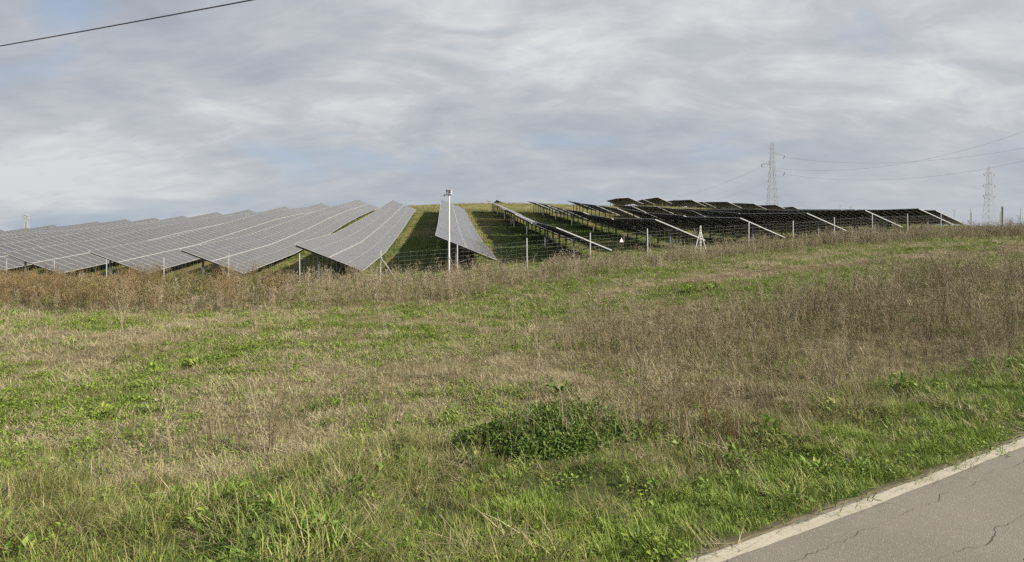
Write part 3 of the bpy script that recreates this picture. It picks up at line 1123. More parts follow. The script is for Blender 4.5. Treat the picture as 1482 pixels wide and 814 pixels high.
def build_lines():
    p1 = px3(1117.5, 205, 300)
    g1 = gh(p1[0], p1[1])
    z = lambda y, Y: CAM_H + (335 - y) / 900 * Y
    pylon('tall steel lattice pylon behind the dark panels on the hilltop', p1[0], p1[1], p1[2], 5.4,
          [(1, z(225, 300) - g1, 5.6), (-1, z(238, 300) - g1, 4.8), (1, z(249.5, 300) - g1, 5.6)], 0.12, 0.0)
    p2 = px3(1431.5, 241, 430)
    g2 = gh(p2[0], p2[1])
    pylon('lattice pylon with paired cross arms at the right edge of the skyline', p2[0], p2[1], p2[2], 7.0,
          [(s, z(yy, 430) - g2, L) for yy, L in ((252, 4.0), (268, 4.6), (283, 4.4)) for s in (-1, 1)], 0.14, 0.15)
    p3 = px3(38.5, 310, 900)
    g3 = gh(p3[0], p3[1])
    pylon('tiny pale pylon on the far left skyline above the panels', p3[0], p3[1], p3[2], 6.5,
          [(s, z(yy, 900) - g3, 4.0) for yy, L in ((313, 4), (317, 4)) for s in (-1, 1)], 0.55, 0.3)
    for (px, yt, Y, lab) in ((1126.5, 283, 290, 'slim steel pole just right of the tall lattice pylon'),
                             (1381, 303, 600, 'slim distant pole on the skyline right of the last panel row'),
                             (1404.5, 303, 600, 'distant pole left of the lattice pylon at the right edge'),
                             (1477, 302, 650, 'distant pole at the extreme right of the skyline'),
                             (1216, 297, 500, 'left one of two faint poles above the panel tops'),
                             (1231, 298, 500, 'right one of two faint poles above the panel tops')):
        x, y, zt = px3(px, yt, Y)
        g = gh(x, y)
        root = empty('utility_pole', (x, y, g), lab, 'pole', 'distant poles')
        b = MB(); b.tube([(0, 0, -0.5), (0, 0, zt - g)], [0.35 * Y / 600, 0.2 * Y / 600], 8); b.build('shaft', M['lattice'], root)
        b = MB(); b.box(-1.6, 1.6, -0.12, 0.12, zt - g - 1.2, zt - g - 0.9)
        for dx in (-1.5, 0, 1.5):
            b.tube([(dx, 0, zt - g - 0.9), (dx, 0, zt - g - 0.45)], 0.09, 6)
        b.build('cross_arm', M['lattice'], root)
    # chimney of a far plant
    x, y, zt = px3(1451, 299, 620)
    g = gh(x, y)
    root = empty('chimney_stack', (x, y, g), 'dull grey chimney stack beside the pylon at the right edge', 'chimney')
    b = MB(); b.tube([(0, 0, -1), (0, 0, zt - g)], [1.3, 0.9], 16); b.build('shaft', M['tower_far'], root)
    b = MB(); b.tube([(0, 0, zt - g - 2.2), (0, 0, zt - g - 1.8)], 1.2, 16); b.build('gallery', M['lattice'], root)

    # conductors
    tips = [('upper conductor', (p1[0] + 6.1, 300, z(225, 300)), -37.6, 58.4), ('middle conductor', (p1[0] - 5.3, 300, z(238, 300)), -36.5, 80.4),
            ('lower conductor', (p1[0] + 6.1, 300, z(249.5, 300)), -36.6, 67.5)]
    labs = ['power line conductor sagging from the upper right arm of the tall pylon', 'power line conductor running from the left arm of the tall pylon',
            'lowest power line conductor sagging from the tall pylon to the right']
    for (nm, a, bb, cc), lab in zip(tips, labs):
        m = MB()
        pts = []
        for i in range(41):
            s = i / 40 * 0.85
            pts.append((a[0] + 125 * s, a[1] - 110 * s, a[2] - 1.0 + bb * s + cc * s * s))
        m.tube(pts, 0.028, 5)
        m.build('power_line', M['conductor'], None, label=lab, cat='power line', group='conductors of the power line')
    for i, ((nm, a, bb, cc), dx) in enumerate(zip(tips, (0, 0, 0))):
        m = MB()
        pts = []
        for j in range(25):
            s = j / 24
            pts.append((a[0] - 60 * s, a[1] + 150 * s, a[2] - 1.0 - 42 * s + 26 * s * s))
        m.tube(pts, 0.018, 5)
        m.build('power_line', M['conductor'], None, label='faint power line falling away behind the hill from the ' + ('upper right', 'left', 'lower right')[i] + ' pylon arm',
                cat='power line', group='conductors of the power line')
    # telephone cable crossing the upper left sky
    m = MB()
    a, b = Vector((-16.6, 20.15, 8.5)), Vector((-6.72, 16.12, 8.5))
    pts = []
    for i in range(61):
        s = -1.8 + 5.6 * i / 60
        pts.append(a.lerp(b, s) + Vector((0, 0, 0.045 * (s * (s - 1)))))
    m.tube(pts, 0.017, 6)
    m.build('overhead_cable', M['cable'], None, label='dark overhead cable crossing the upper left of the sky', cat='cable')


build_lines()
#VEG#
# ------------------------------------------------------------------ vegetation
class PB:
    """plant builder: ribbons and leaves with a tint value per vertex"""
    def __init__(self, seed):
        self.v, self.f, self.t = [], [], []
        self.r = random.Random(seed)

    def ribbon(self, pts, widths, side, tint):
        b = len(self.v)
        n = len(pts)
        for p, w in zip(pts, widths):
            s = side * (w / 2)
            if w <= 0:
                self.v.append(tuple(p)); self.t.append(tint)
            else:
                self.v.append(tuple(p - s)); self.v.append(tuple(p + s)); self.t += [tint, tint]
        for i in range(n - 1):
            a = b + 2 * i
            if widths[i + 1] <= 0:
                self.f.append((a, a + 1, a + 2))
            else:
                self.f.append((a, a + 1, a + 3, a + 2))

    def blade(self, base, h, w, lean, az, bend, tint, n=3):
        d = Vector((math.cos(az), math.sin(az), 0))
        side = Vector((-d.y, d.x, 0))
        pts, p, ang = [], Vector(base), lean
        for i in range(n + 1):
            pts.append(p.copy())
            p = p + (d * math.sin(ang) + Vector((0, 0, math.cos(ang)))) * (h / n)
            ang = min(ang + bend / n, 2.3)
        ws = [w * (1 - 0.55 * (i / n)) for i in range(n)] + [0.0]
        self.ribbon(pts, ws, side, tint)
        return pts

    def leaf(self, c, d, up, L, W, tint, fold=0.25):
        """pointed oval leaf, folded a little along its midrib"""
        d = d.normalized(); s = d.cross(up).normalized(); u = s.cross(d).normalized()
        b = len(self.v)
        pts = [c, c + d * L * 0.45 + s * W / 2 + u * W * fold, c + d * L, c + d * L * 0.45 - s * W / 2 + u * W * fold, c + d * L * 0.5]
        self.v += [tuple(p) for p in pts]
        self.t += [tint] * 5
        self.f += [(b, b + 1, b + 4), (b + 1, b + 2, b + 4), (b + 2, b + 3, b + 4), (b + 3, b, b + 4)]

    def stem(self, pts, r0, r1, tint):
        b = len(self.v)
        n = len(pts)
        for i, p in enumerate(pts):
            r = r0 + (r1 - r0) * i / (n - 1)
            for k in range(3):
                a = 2.094 * k
                self.v.append((p.x + r * math.cos(a), p.y + r * math.sin(a), p.z)); self.t.append(tint)
        for i in range(n - 1):
            for k in range(3):
                a, c = b + 3 * i + k, b + 3 * i + (k + 1) % 3
                self.f.append((a, c, c + 3, a + 3))

    def mesh(self, name, mat):
        me = bpy.data.meshes.new(name)
        me.from_pydata(self.v, [], self.f)
        at = me.attributes.new('tint', 'FLOAT', 'POINT')
        at.data.foreach_set('value', np.array(self.t, np.float32))
        me.materials.append(mat)
        me.update()
        return me


def tuft(seed, mat, n, rad, h, w, lean, bend, tint, seg=3, comb=None):
    """comb: (azimuth, strength) makes blades lie over one way"""
    p = PB(seed); r = p.r
    t0 = r.uniform(-.12, .12)
    for i in range(n):
        a, q = r.uniform(0, 6.283), rad * math.sqrt(r.random())
        az = a + r.uniform(-1.2, 1.2)
        if comb and r.random() < comb[1]:
            az = comb[0] + r.gauss(0, 0.55)
        hh = r.uniform(*h)
        p.blade((q * math.cos(a), q * math.sin(a), -0.02), hh, r.uniform(*w), abs(r.gauss(lean[0], lean[1])), az, r.uniform(*bend),
                min(1, max(0, r.uniform(*tint) + t0)), seg)
    return p.mesh('tuft', mat)


def thatch(seed, mat, n, rad, L, w, tint):
    p = PB(seed); r = p.r
    for i in range(n):
        a, q = r.uniform(0, 6.283), rad * math.sqrt(r.random())
        az = r.uniform(0, 6.283)
        p.blade((q * math.cos(a), q * math.sin(a), r.uniform(0.0, 0.03)), r.uniform(*L), r.uniform(*w), r.uniform(0.9, 1.6), az, r.uniform(-0.3, 0.5),
                r.uniform(*tint), 2)
    return p.mesh('thatch', mat)


def weed(seed, mat, H, nst, spread, branches, seeds, tint, seed_size=0.012, stem_r=0.0035):
    """dry branched weed: stems, ascending side shoots, clustered seed husks"""
    p = PB(seed); r = p.r
    t0 = r.uniform(-.1, .1)
    cl = lambda t: min(1, max(0, t + t0))
    for s in range(nst):
        h = H * r.uniform(0.6, 1.0)
        az, ln = r.uniform(0, 6.283), abs(r.gauss(0, spread))
        d = Vector((math.cos(az), math.sin(az), 0))
        base = Vector((r.uniform(-.06, .06), r.uniform(-.06, .06), -0.03))
        pts = [base + Vector((0, 0, h * u)) + d * (h * ln * u ** 1.4) + Vector((r.uniform(-1, 1), r.uniform(-1, 1), 0)) * (0.012 * u) for u in (0, .3, .6, .85, 1)]
        p.stem(pts, stem_r, stem_r * 0.4, cl(r.uniform(tint[0], tint[0] + .2)))
        for k in range(branches):
            u = r.uniform(0.25, 1.0)
            i = min(3, int(u * 4)); q = pts[i].lerp(pts[i + 1], u * 4 - i) if u < 1 else pts[-1]
            ba = r.uniform(0, 6.283); el = r.uniform(0.5, 1.2)
            bl = h * r.uniform(0.10, 0.28) * (1.15 - u * .6)
            bd = Vector((math.cos(ba) * math.cos(el), math.sin(ba) * math.cos(el), math.sin(el)))
            e = q + bd * bl
            sd = bd.cross(Vector((0, 0, 1))).normalized()
            tt = cl(r.uniform(*tint))
            p.ribbon([q, q.lerp(e, .5) + Vector((0, 0, bl * .06)), e], [0.004, 0.003, 0.0], sd, tt)
            for m in range(seeds):
                c = q.lerp(e, r.uniform(0.3, 1.05)) + Vector((r.uniform(-1, 1), r.uniform(-1, 1), r.uniform(-1, 1))) * 0.012
                dd = bd * .8 + Vector((r.uniform(-.6, .6), r.uniform(-.6, .6), r.uniform(.1, 1)))
                p.leaf(c, dd, Vector((r.uniform(-1, 1), r.uniform(-1, 1), .3)), seed_size * r.uniform(1.2, 2.8), seed_size * r.uniform(.25, .5), cl(r.uniform(*tint)))
    return p.mesh('weed', mat)


def thistle(seed, mat, H, tint):
    p = PB(seed); r = p.r
    for s in range(r.randint(1, 3)):
        h = H * r.uniform(.7, 1)
        base = Vector((r.uniform(-.1, .1), r.uniform(-.1, .1), -.05))
        ln = Vector((r.uniform(-.12, .12), r.uniform(-.12, .12), 0))
        pts = [base + Vector((0, 0, h * u)) + ln * h * u * u for u in (0, .33, .66, 1)]
        p.stem(pts, .010, .005, r.uniform(*tint))
        for k in range(r.randint(5, 9)):
            u = r.uniform(.35, .98); i = min(2, int(u * 3)); q = pts[i].lerp(pts[i + 1], u * 3 - i)
            ba, el, bl = r.uniform(0, 6.283), r.uniform(.5, 1.15), h * r.uniform(.12, .3) * (1.2 - .6 * u)
            bd = Vector((math.cos(ba) * math.cos(el), math.sin(ba) * math.cos(el), math.sin(el)))
            e = q + bd * bl
            p.stem([q, q.lerp(e, .5), e], .005, .003, r.uniform(*tint))
            for m in range(9):
                dd = Vector((r.uniform(-1, 1), r.uniform(-1, 1), r.uniform(-.5, 1)))
                p.leaf(e, dd, Vector((r.random(), r.random(), 1)), r.uniform(.03, .05), .018, r.uniform(*tint) * .8)
            if r.random() < .5:
                dd = Vector((math.cos(ba), math.sin(ba), -.4))
                p.leaf(q, dd, Vector((0, 0, 1)), r.uniform(.08, .16), .03, r.uniform(*tint) * .7)
    return p.mesh('thistle', mat)


def broadleaf(seed, mat, n, rad, L, h, tint):
    p = PB(seed); r = p.r
    for i in range(n):
        a, q = r.uniform(0, 6.283), rad * math.sqrt(r.random())
        c = Vector((q * math.cos(a), q * math.sin(a), r.uniform(0.01, h)))
        az, el = r.uniform(0, 6.283), r.uniform(-.2, .9)
        d = Vector((math.cos(az) * math.cos(el), math.sin(az) * math.cos(el), math.sin(el)))
        l_ = r.uniform(*L)
        p.leaf(c, d, Vector((r.uniform(-.3, .3), r.uniform(-.3, .3), 1)), l_, l_ * r.uniform(.45, .7), r.uniform(*tint), .2)
    return p.mesh('broadleaf', mat)


GREEN = [(0.0, (0.030, 0.062, 0.010)), (0.3, (0.095, 0.170, 0.022)), (0.6, (0.190, 0.265, 0.046)), (0.82, (0.30, 0.31, 0.095)), (1.0, (0.46, 0.41, 0.20))]
BRIGHT = [(0.0, (0.055, 0.100, 0.014)), (0.5, (0.165, 0.245, 0.032)), (0.85, (0.270, 0.325, 0.070)), (1.0, (0.40, 0.37, 0.14))]
STRAW = [(0.0, (0.125, 0.105, 0.055)), (0.4, (0.285, 0.245, 0.145)), (0.75, (0.42, 0.365, 0.225)), (1.0, (0.56, 0.49, 0.33))]
OLIVE = [(0.0, (0.055, 0.075, 0.020)), (0.35, (0.165, 0.175, 0.052)), (0.65, (0.30, 0.27, 0.115)), (1.0, (0.47, 0.41, 0.225))]
BROWN = [(0.0, (0.075, 0.063, 0.032)), (0.45, (0.225, 0.185, 0.105)), (0.8, (0.39, 0.33, 0.21)), (1.0, (0.56, 0.50, 0.35))]
RUST = [(0.0, (0.045, 0.034, 0.012)), (0.4, (0.155, 0.108, 0.050)), (0.75, (0.28, 0.205, 0.105)), (1.0, (0.46, 0.37, 0.20))]
PALE = [(0.0, (0.18, 0.145, 0.095)), (0.5, (0.35, 0.295, 0.205)), (1.0, (0.52, 0.46, 0.36))]
BRAMBLE = [(0.0, (0.035, 0.075, 0.012)), (0.4, (0.115, 0.195, 0.032)), (0.75, (0.21, 0.29, 0.070)), (1.0, (0.48, 0.50, 0.24))]
LM = {k: leaf_mat(k.lower() + '_foliage', v, trans=tr) for k, v, tr in (('GREEN', GREEN, .22), ('BRIGHT', BRIGHT, .22), ('STRAW', STRAW, .15), ('OLIVE', OLIVE, .25),
      ('BROWN', BROWN, .1), ('RUST', RUST, .15), ('PALE', PALE, .1), ('BRAMBLE', BRAMBLE, .42))}
LM['BRAMBLE'].node_tree.nodes['Principled BSDF'].inputs['Specular IOR Level'].default_value = 0.22
LM['BRAMBLE'].node_tree.nodes['Principled BSDF'].inputs['Roughness'].default_value = 0.45


def scatter(name, protos, x, y, sc, label, cat, idx=None, tilt=0.12, dz=0.0, rot=None):
    """one mass of plants: points that carry copies of a few tufts"""
    col = bpy.data.collections.new(name + '_kinds')
    for i, me in enumerate(protos):
        col.objects.link(bpy.data.objects.new(f'{name}_kind_{i:02d}', me))
    n = len(x)
    z = ground_h(x, y) + dz
    me = bpy.data.meshes.new(name)
    me.vertices.add(n)
    me.vertices.foreach_set('co', np.column_stack([x, y, z]).ravel())
    idx = RNG.integers(0, len(protos), n) if idx is None else idx
    a = me.attributes.new('kind_index', 'INT', 'POINT'); a.data.foreach_set('value', idx.astype(np.int32))
    a = me.attributes.new('size', 'FLOAT', 'POINT'); a.data.foreach_set('value', sc.astype(np.float32))
    rz = RNG.uniform(0, 6.283, n) if rot is None else rot
    rv = np.column_stack([RNG.normal(0, tilt, n), RNG.normal(0, tilt, n), rz])
    a = me.attributes.new('turn', 'FLOAT_VECTOR', 'POINT'); a.data.foreach_set('vector', rv.astype(np.float32).ravel())
    o = link(name, me, None, None, kind='stuff', label=label, cat=cat)
    ng = bpy.data.node_groups.new(name + '_nodes', 'GeometryNodeTree')
    ng.interface.new_socket('Geometry', in_out='INPUT', socket_type='NodeSocketGeometry')
    ng.interface.new_socket('Geometry', in_out='OUTPUT', socket_type='NodeSocketGeometry')
    nn, ll = ng.nodes, ng.links
    gi, go = nn.new('NodeGroupInput'), nn.new('NodeGroupOutput')
    ci = nn.new('GeometryNodeCollectionInfo')
    ci.inputs['Collection'].default_value = col
    ci.inputs['Separate Children'].default_value = True
    ci.inputs['Reset Children'].default_value = True
    ip = nn.new('GeometryNodeInstanceOnPoints')
    ip.inputs['Pick Instance'].default_value = True

    def attr(nm, dt):
        q = nn.new('GeometryNodeInputNamedAttribute'); q.data_type = dt
        q.inputs['Name'].default_value = nm
        return q.outputs['Attribute']
    er = nn.new('FunctionNodeEulerToRotation')
    ll.new(attr('turn', 'FLOAT_VECTOR'), er.inputs[0])
    ll.new(gi.outputs[0], ip.inputs['Points'])
    ll.new(ci.outputs[0], ip.inputs['Instance'])
    ll.new(attr('kind_index', 'INT'), ip.inputs['Instance Index'])
    ll.new(er.outputs[0], ip.inputs['Rotation'])
    ll.new(attr('size', 'FLOAT'), ip.inputs['Scale'])
    ll.new(ip.outputs[0], go.inputs[0])
    md = o.modifiers.new('scatter', 'NODES')
    md.node_group = ng
    return o


def sample(rings, dens_fun, half=0.95, pad=2.5):
    """rings: (y0, y1, plants per square metre, size factor); keeps a point with probability dens_fun"""
    X, Y, S = [], [], []
    for y0, y1, d, sf in rings:
        wmax = half * y1 + pad
        n = int((y1 - y0) * 2 * wmax * d)
        if n == 0:
            continue
        x, y = RNG.uniform(-wmax, wmax, n), RNG.uniform(y0, y1, n)
        k = np.abs(x) < half * y + pad
        x, y = x[k], y[k]
        k = RNG.random(len(x)) < dens_fun(x, y)
        X.append(x[k]); Y.append(y[k]); S.append(np.full(k.sum(), sf))
    return np.concatenate(X), np.concatenate(Y), np.concatenate(S)


def jit(s, a=0.7, b=1.35):
    return s * RNG.uniform(a, b, len(s))


def build_vegetation():
    off = lambda x, y: sstep(-0.04, 0.16, road_s(x, y) + (fbm(x * 2.5, y * 2.5, 90, 3) - .5) * 0.35)
    # long bending grass of the verge
    lg = [tuft(100 + i, LM['GREEN'], 26, .08, (.11, .27), (.005, .010), (.8, .4), (.6, 2.2), (.0, .9), 3, (0.4, .35)) for i in range(7)]
    lg += [tuft(120 + i, LM['OLIVE'], 24, .08, (.14, .33), (.003, .0065), (.7, .35), (.5, 1.7), (.0, .95), 4, (0.4, .4)) for i in range(5)]
    lg += [thatch(130 + i, LM['STRAW'], 30, .14, (.12, .30), (.003, .006), (.1, .9)) for i in range(2)]
    lg += [broadleaf(134 + i, LM['GREEN'], 22, .10, (.04, .09), .14, (.1, .8)) for i in range(2)]
    f = lambda x, y: off(x, y) * (lambda k: np.clip(k['verge'] * (1 - .85 * k['vshort']), 0, 1))(masks(x, y)) * (.35 + .65 * sstep(.36, .52, fbm(x * 1.2, y * 1.2, 101, 3)))
    x, y, s = sample([(3.0, 7.0, 260, 1.0), (7.0, 10.5, 180, 1.0), (10.5, 16, 80, 1.1)], f)
    n1 = fbm(x * 1.2, y * 1.2, 101, 3)
    dry = (fbm(x * .45, y * .45, 102, 3) + RNG.normal(0, .07, len(x))) > 0.56
    idx = np.where(dry, RNG.integers(7, 12, len(x)), RNG.integers(0, 7, len(x)))
    u = RNG.random(len(x))
    idx = np.where(u < .10, RNG.integers(12, 14, len(x)), np.where((u > .96), RNG.integers(14, 16, len(x)), idx))
    size = jit(s, .45, 1.35) * np.clip(-0.25 + 2.3 * n1, .25, 1.6)
    bush = np.exp(-(((x - .5) / 1.1) ** 2 + ((y - 7.7) / .8) ** 2))
    scatter('verge_grass', lg, x, y, size * (1 - .55 * bush), 'long bent green grass along the roadside verge', 'grass', idx, rot=RNG.normal(0, 1.2, len(x)), tilt=.22)
    # short bright grass by the road
    sg = [tuft(140 + i, LM['BRIGHT'], 34, .11, (.05, .15), (.004, .0085), (.5, .3), (.4, 1.6), (.05, .95), 2) for i in range(6)]
    sg += [broadleaf(150 + i, LM['BRIGHT'], 26, .11, (.02, .045), .06, (.1, .8)) for i in range(2)]
    f = lambda x, y: off(x, y) * (lambda k: np.clip(k['vshort'] + .25 * k['verge'], 0, 1))(masks(x, y))
    x, y, s = sample([(3.0, 8.0, 140, 1.0), (8.0, 16, 80, 1.15)], f)
    scatter('road_edge_grass', sg, x, y, jit(s) * (0.5 + 0.9 * fbm(x * .9, y * .9, 103, 3)), 'short bright green grass beside the asphalt', 'grass', RNG.choice(8, len(x), p=[.15] * 6 + [.05, .05]))
    # straggling tufts right at the shoulder
    # matted straw of the mown field
    th = [thatch(160 + i, LM['STRAW'], 46, .2, (.06, .22), (.003, .007), (.1, 1.0)) for i in range(5)]
    th += [tuft(170 + i, LM['STRAW'], 26, .16, (.05, .16), (.003, .006), (.5, .35), (0, 1), (.1, .9), 2) for i in range(4)]

    def f(x, y):
        k = masks(x, y)
        return k['front'] * (1 - k['verge'] * .85) * np.clip(1.1 - k['lush'] * .6, .3, 1) * (1 - .5 * k['brown']) * (.35 + .65 * sstep(.36, .56, fbm(x * .5, y * .5, 139, 3)))
    x, y, s = sample([(6.5, 11, 60, 1.0), (11, 17, 38, 1.15), (17, 26, 20, 1.4), (26, 48, 7, 1.8)], f)
    scatter('field_straw', th, x, y, jit(s), 'matted dry straw over the mown field', 'dry grass')
    # green growth in the field
    fg = [tuft(180 + i, LM['BRIGHT'], 34, .17, (.05, .15), (.004, .008), (.45, .3), (.2, 1.2), (.0, .9), 2) for i in range(5)]
    fg += [broadleaf(190 + i, LM['BRIGHT'], 34, .17, (.025, .06), .07, (.0, .8)) for i in range(4)]

    def f(x, y):
        k = masks(x, y)
        return k['front'] * (1 - k['verge'] * .8) * np.clip((k['lush'] - .22) * 1.1, 0.03, .85) * (1 - .6 * k['brown']) * (1 - .6 * k['red'])
    x, y, s = sample([(6.5, 11, 60, 1.0), (11, 17, 40, 1.1), (17, 26, 24, 1.3), (26, 48, 9, 1.6)], f)
    scatter('field_grass', fg, x, y, jit(s), 'low green grass and clover in patches across the field', 'grass')
    # taller thin dry grass between verge and field
    dg = [tuft(200 + i, LM['OLIVE'], 26, .14, (.16, .36), (.0025, .005), (.5, .3), (.3, 1.4), (.2, 1.0), 4, (.2, .4)) for i in range(5)]

    def f(x, y):
        k = masks(x, y)
        e = k['verge'] * (1 - k['verge']) * 4
        return off(x, y) * np.clip(e * .9 + .12 * k['verge'] + .18 * k['brown'] + .25 * k['tan'] + .05 * (k['n1'] > .6), 0, 1) * (1 - k['vshort'])
    x, y, s = sample([(4, 10, 40, 1.0), (10, 18, 22, 1.0), (18, 28, 9, 1.1), (28, 60, 4, 1.2)], f)
    bush = np.exp(-(((x - .5) / 1.1) ** 2 + ((y - 7.7) / .9) ** 2))
    scatter('dry_grass', dg, x, y, jit(s) * (1 - .6 * bush), 'thin straw-coloured grass stems behind the green verge', 'dry grass', rot=RNG.normal(0, .7, len(x)))
    # brown weeds on the right
    bw = [weed(220 + i, LM['BROWN'], 1.0, 4, .28, 9, 5, (.1, 1.0), .018, .0035) for i in range(7)]
    bw += [weed(230 + i, LM['PALE'], 1.05, 3, .2, 6, 4, (.2, 1.0), .016, .004) for i in range(4)]
    bw += [tuft(235 + i, LM['OLIVE'], 26, .16, (.18, .45), (.004, .007), (.4, .25), (.3, 1.3), (.1, .9), 3) for i in range(2)]

    def f(x, y):
        k = masks(x, y)
        return np.clip(k['brown'] * (.35 + .65 * sstep(.3, .6, k['n1'])) + .10 * k['tan'] + .30 * k['front'] * (1 - k['verge']) * (1 - k['green']) * sstep(.56, .66, fbm(x * .3, y * .3, 137, 3)), 0, 1) * (1 - .9 * k['vshort'])
    x, y, s = sample([(7.0, 14, 20, .85), (14, 20, 17, 1.0), (20, 30, 12, 1.15), (30, 60, 5, 1.2)], f)
    scatter('brown_weeds', bw, x, y, jit(s, .4, 1.3) * (.5 + fbm(x * .5, y * .5, 131, 3)), 'brown dried weeds filling the slope on the right', 'weeds', RNG.choice(13, len(x), p=[.52 / 7] * 7 + [.24 / 4] * 4 + [.12] * 2))
    # rust weeds at the fence
    rwd = [weed(240 + i, LM['RUST'], 1.45, 5, .30, 13, 6, (.0, 1.0), .034, .006) for i in range(6)]
    rwd += [weed(250 + i, LM['OLIVE'], .95, 6, .3, 11, 6, (.0, .55), .038, .005) for i in range(3)]
    f = lambda x, y: (lambda k: np.clip(k['red'], 0, 1))(masks(x, y))
    x, y, s = sample([(24, 60, 3.6, 1.0)], f)
    nn = fbm(x * .45, y * .45, 121, 3)
    gi = (fbm(x * .6, y * .6, 123, 3) + RNG.normal(0, .06, len(x))) > .54
    scatter('rust_weeds', rwd, x, y, jit(s, .5, 1.15) * (.45 + 1.0 * nn), 'rust-brown bushy weeds below the grey panels on the left', 'weeds', np.where(gi, RNG.integers(6, 9, len(x)), RNG.integers(0, 6, len(x))))
    # pale weeds along the rest of the fence
    tw = [weed(260 + i, LM['PALE'], .9, 4, .24, 8, 5, (.0, 1.0), .028, .006) for i in range(5)]
    tw += [weed(270 + i, LM['BROWN'], .8, 4, .24, 8, 5, (.0, .9), .028, .005) for i in range(3)]
    f = lambda x, y: (lambda k: np.clip(k['tan'] * (.5 + .5 * sstep(.3, .55, k['n1'])) + .15 * k['red'], 0, 1))(masks(x, y))
    x, y, s = sample([(24, 90, 6.0, 1.0)], f)
    scatter('pale_weeds', tw, x, y, jit(s, .4, 1.2) * (.5 + fbm(x * .4, y * .4, 133, 3)), 'pale dry weeds in a band along the wire fence', 'weeds')
    # tall dead thistles
    tt = [thistle(290 + i, LM['PALE'], 1.35, (.1, .9)) for i in range(6)]

    def f(x, y):
        k = masks(x, y)
        return np.clip(np.maximum(k['tan'], k['red'] * .5) * sstep(-5.0, -1.5, fence_back(x, y)) * (.15 + .85 * (fbm(x * .3, y * .3, 111, 2) > .5)) + .5 * k['brown'] * sstep(11, 4, x) * sstep(14.5, 17, y), 0, 1)
    x, y, s = sample([(14, 26, 1.2, .55), (26, 80, 1.3, 1.0)], f)
    scatter('dead_thistles', tt, x, y, jit(s, .6, 1.05), 'tall dead thistle stalks standing along the wire fence', 'weeds')
    # grass among the rows of panels and on the crest
    hg = [tuft(300 + i, LM['GREEN'], 60, .5, (.07, .22), (.01, .02), (.4, .3), (.2, 1.2), (.15, .95), 2) for i in range(4)]
    hg += [tuft(310 + i, LM['OLIVE'], 60, .5, (.08, .25), (.01, .02), (.4, .3), (.2, 1.2), (.2, 1.), 2) for i in range(3)]

    def f(x, y):
        X = x * Q[0] + y * Q[1]
        return (fence_back(x, y) > 0) * np.where(X < -16, .25, 1.0)
    x, y, s = sample([(36, 70, 2.6, 1.0), (70, 120, .8, 1.3), (120, 190, .30, 1.7)], f, half=.8)
    Zr = x * R[0] + y * R[1]
    dry = RNG.random(len(x)) < np.where(Zr > 115, .8, .28)
    scatter('hillside_grass', hg, x, y, jit(s), 'rough green grass between the rows of panels and up to the crest', 'grass', np.where(dry, RNG.integers(4, 7, len(x)), RNG.integers(0, 4, len(x))))


build_vegetation()


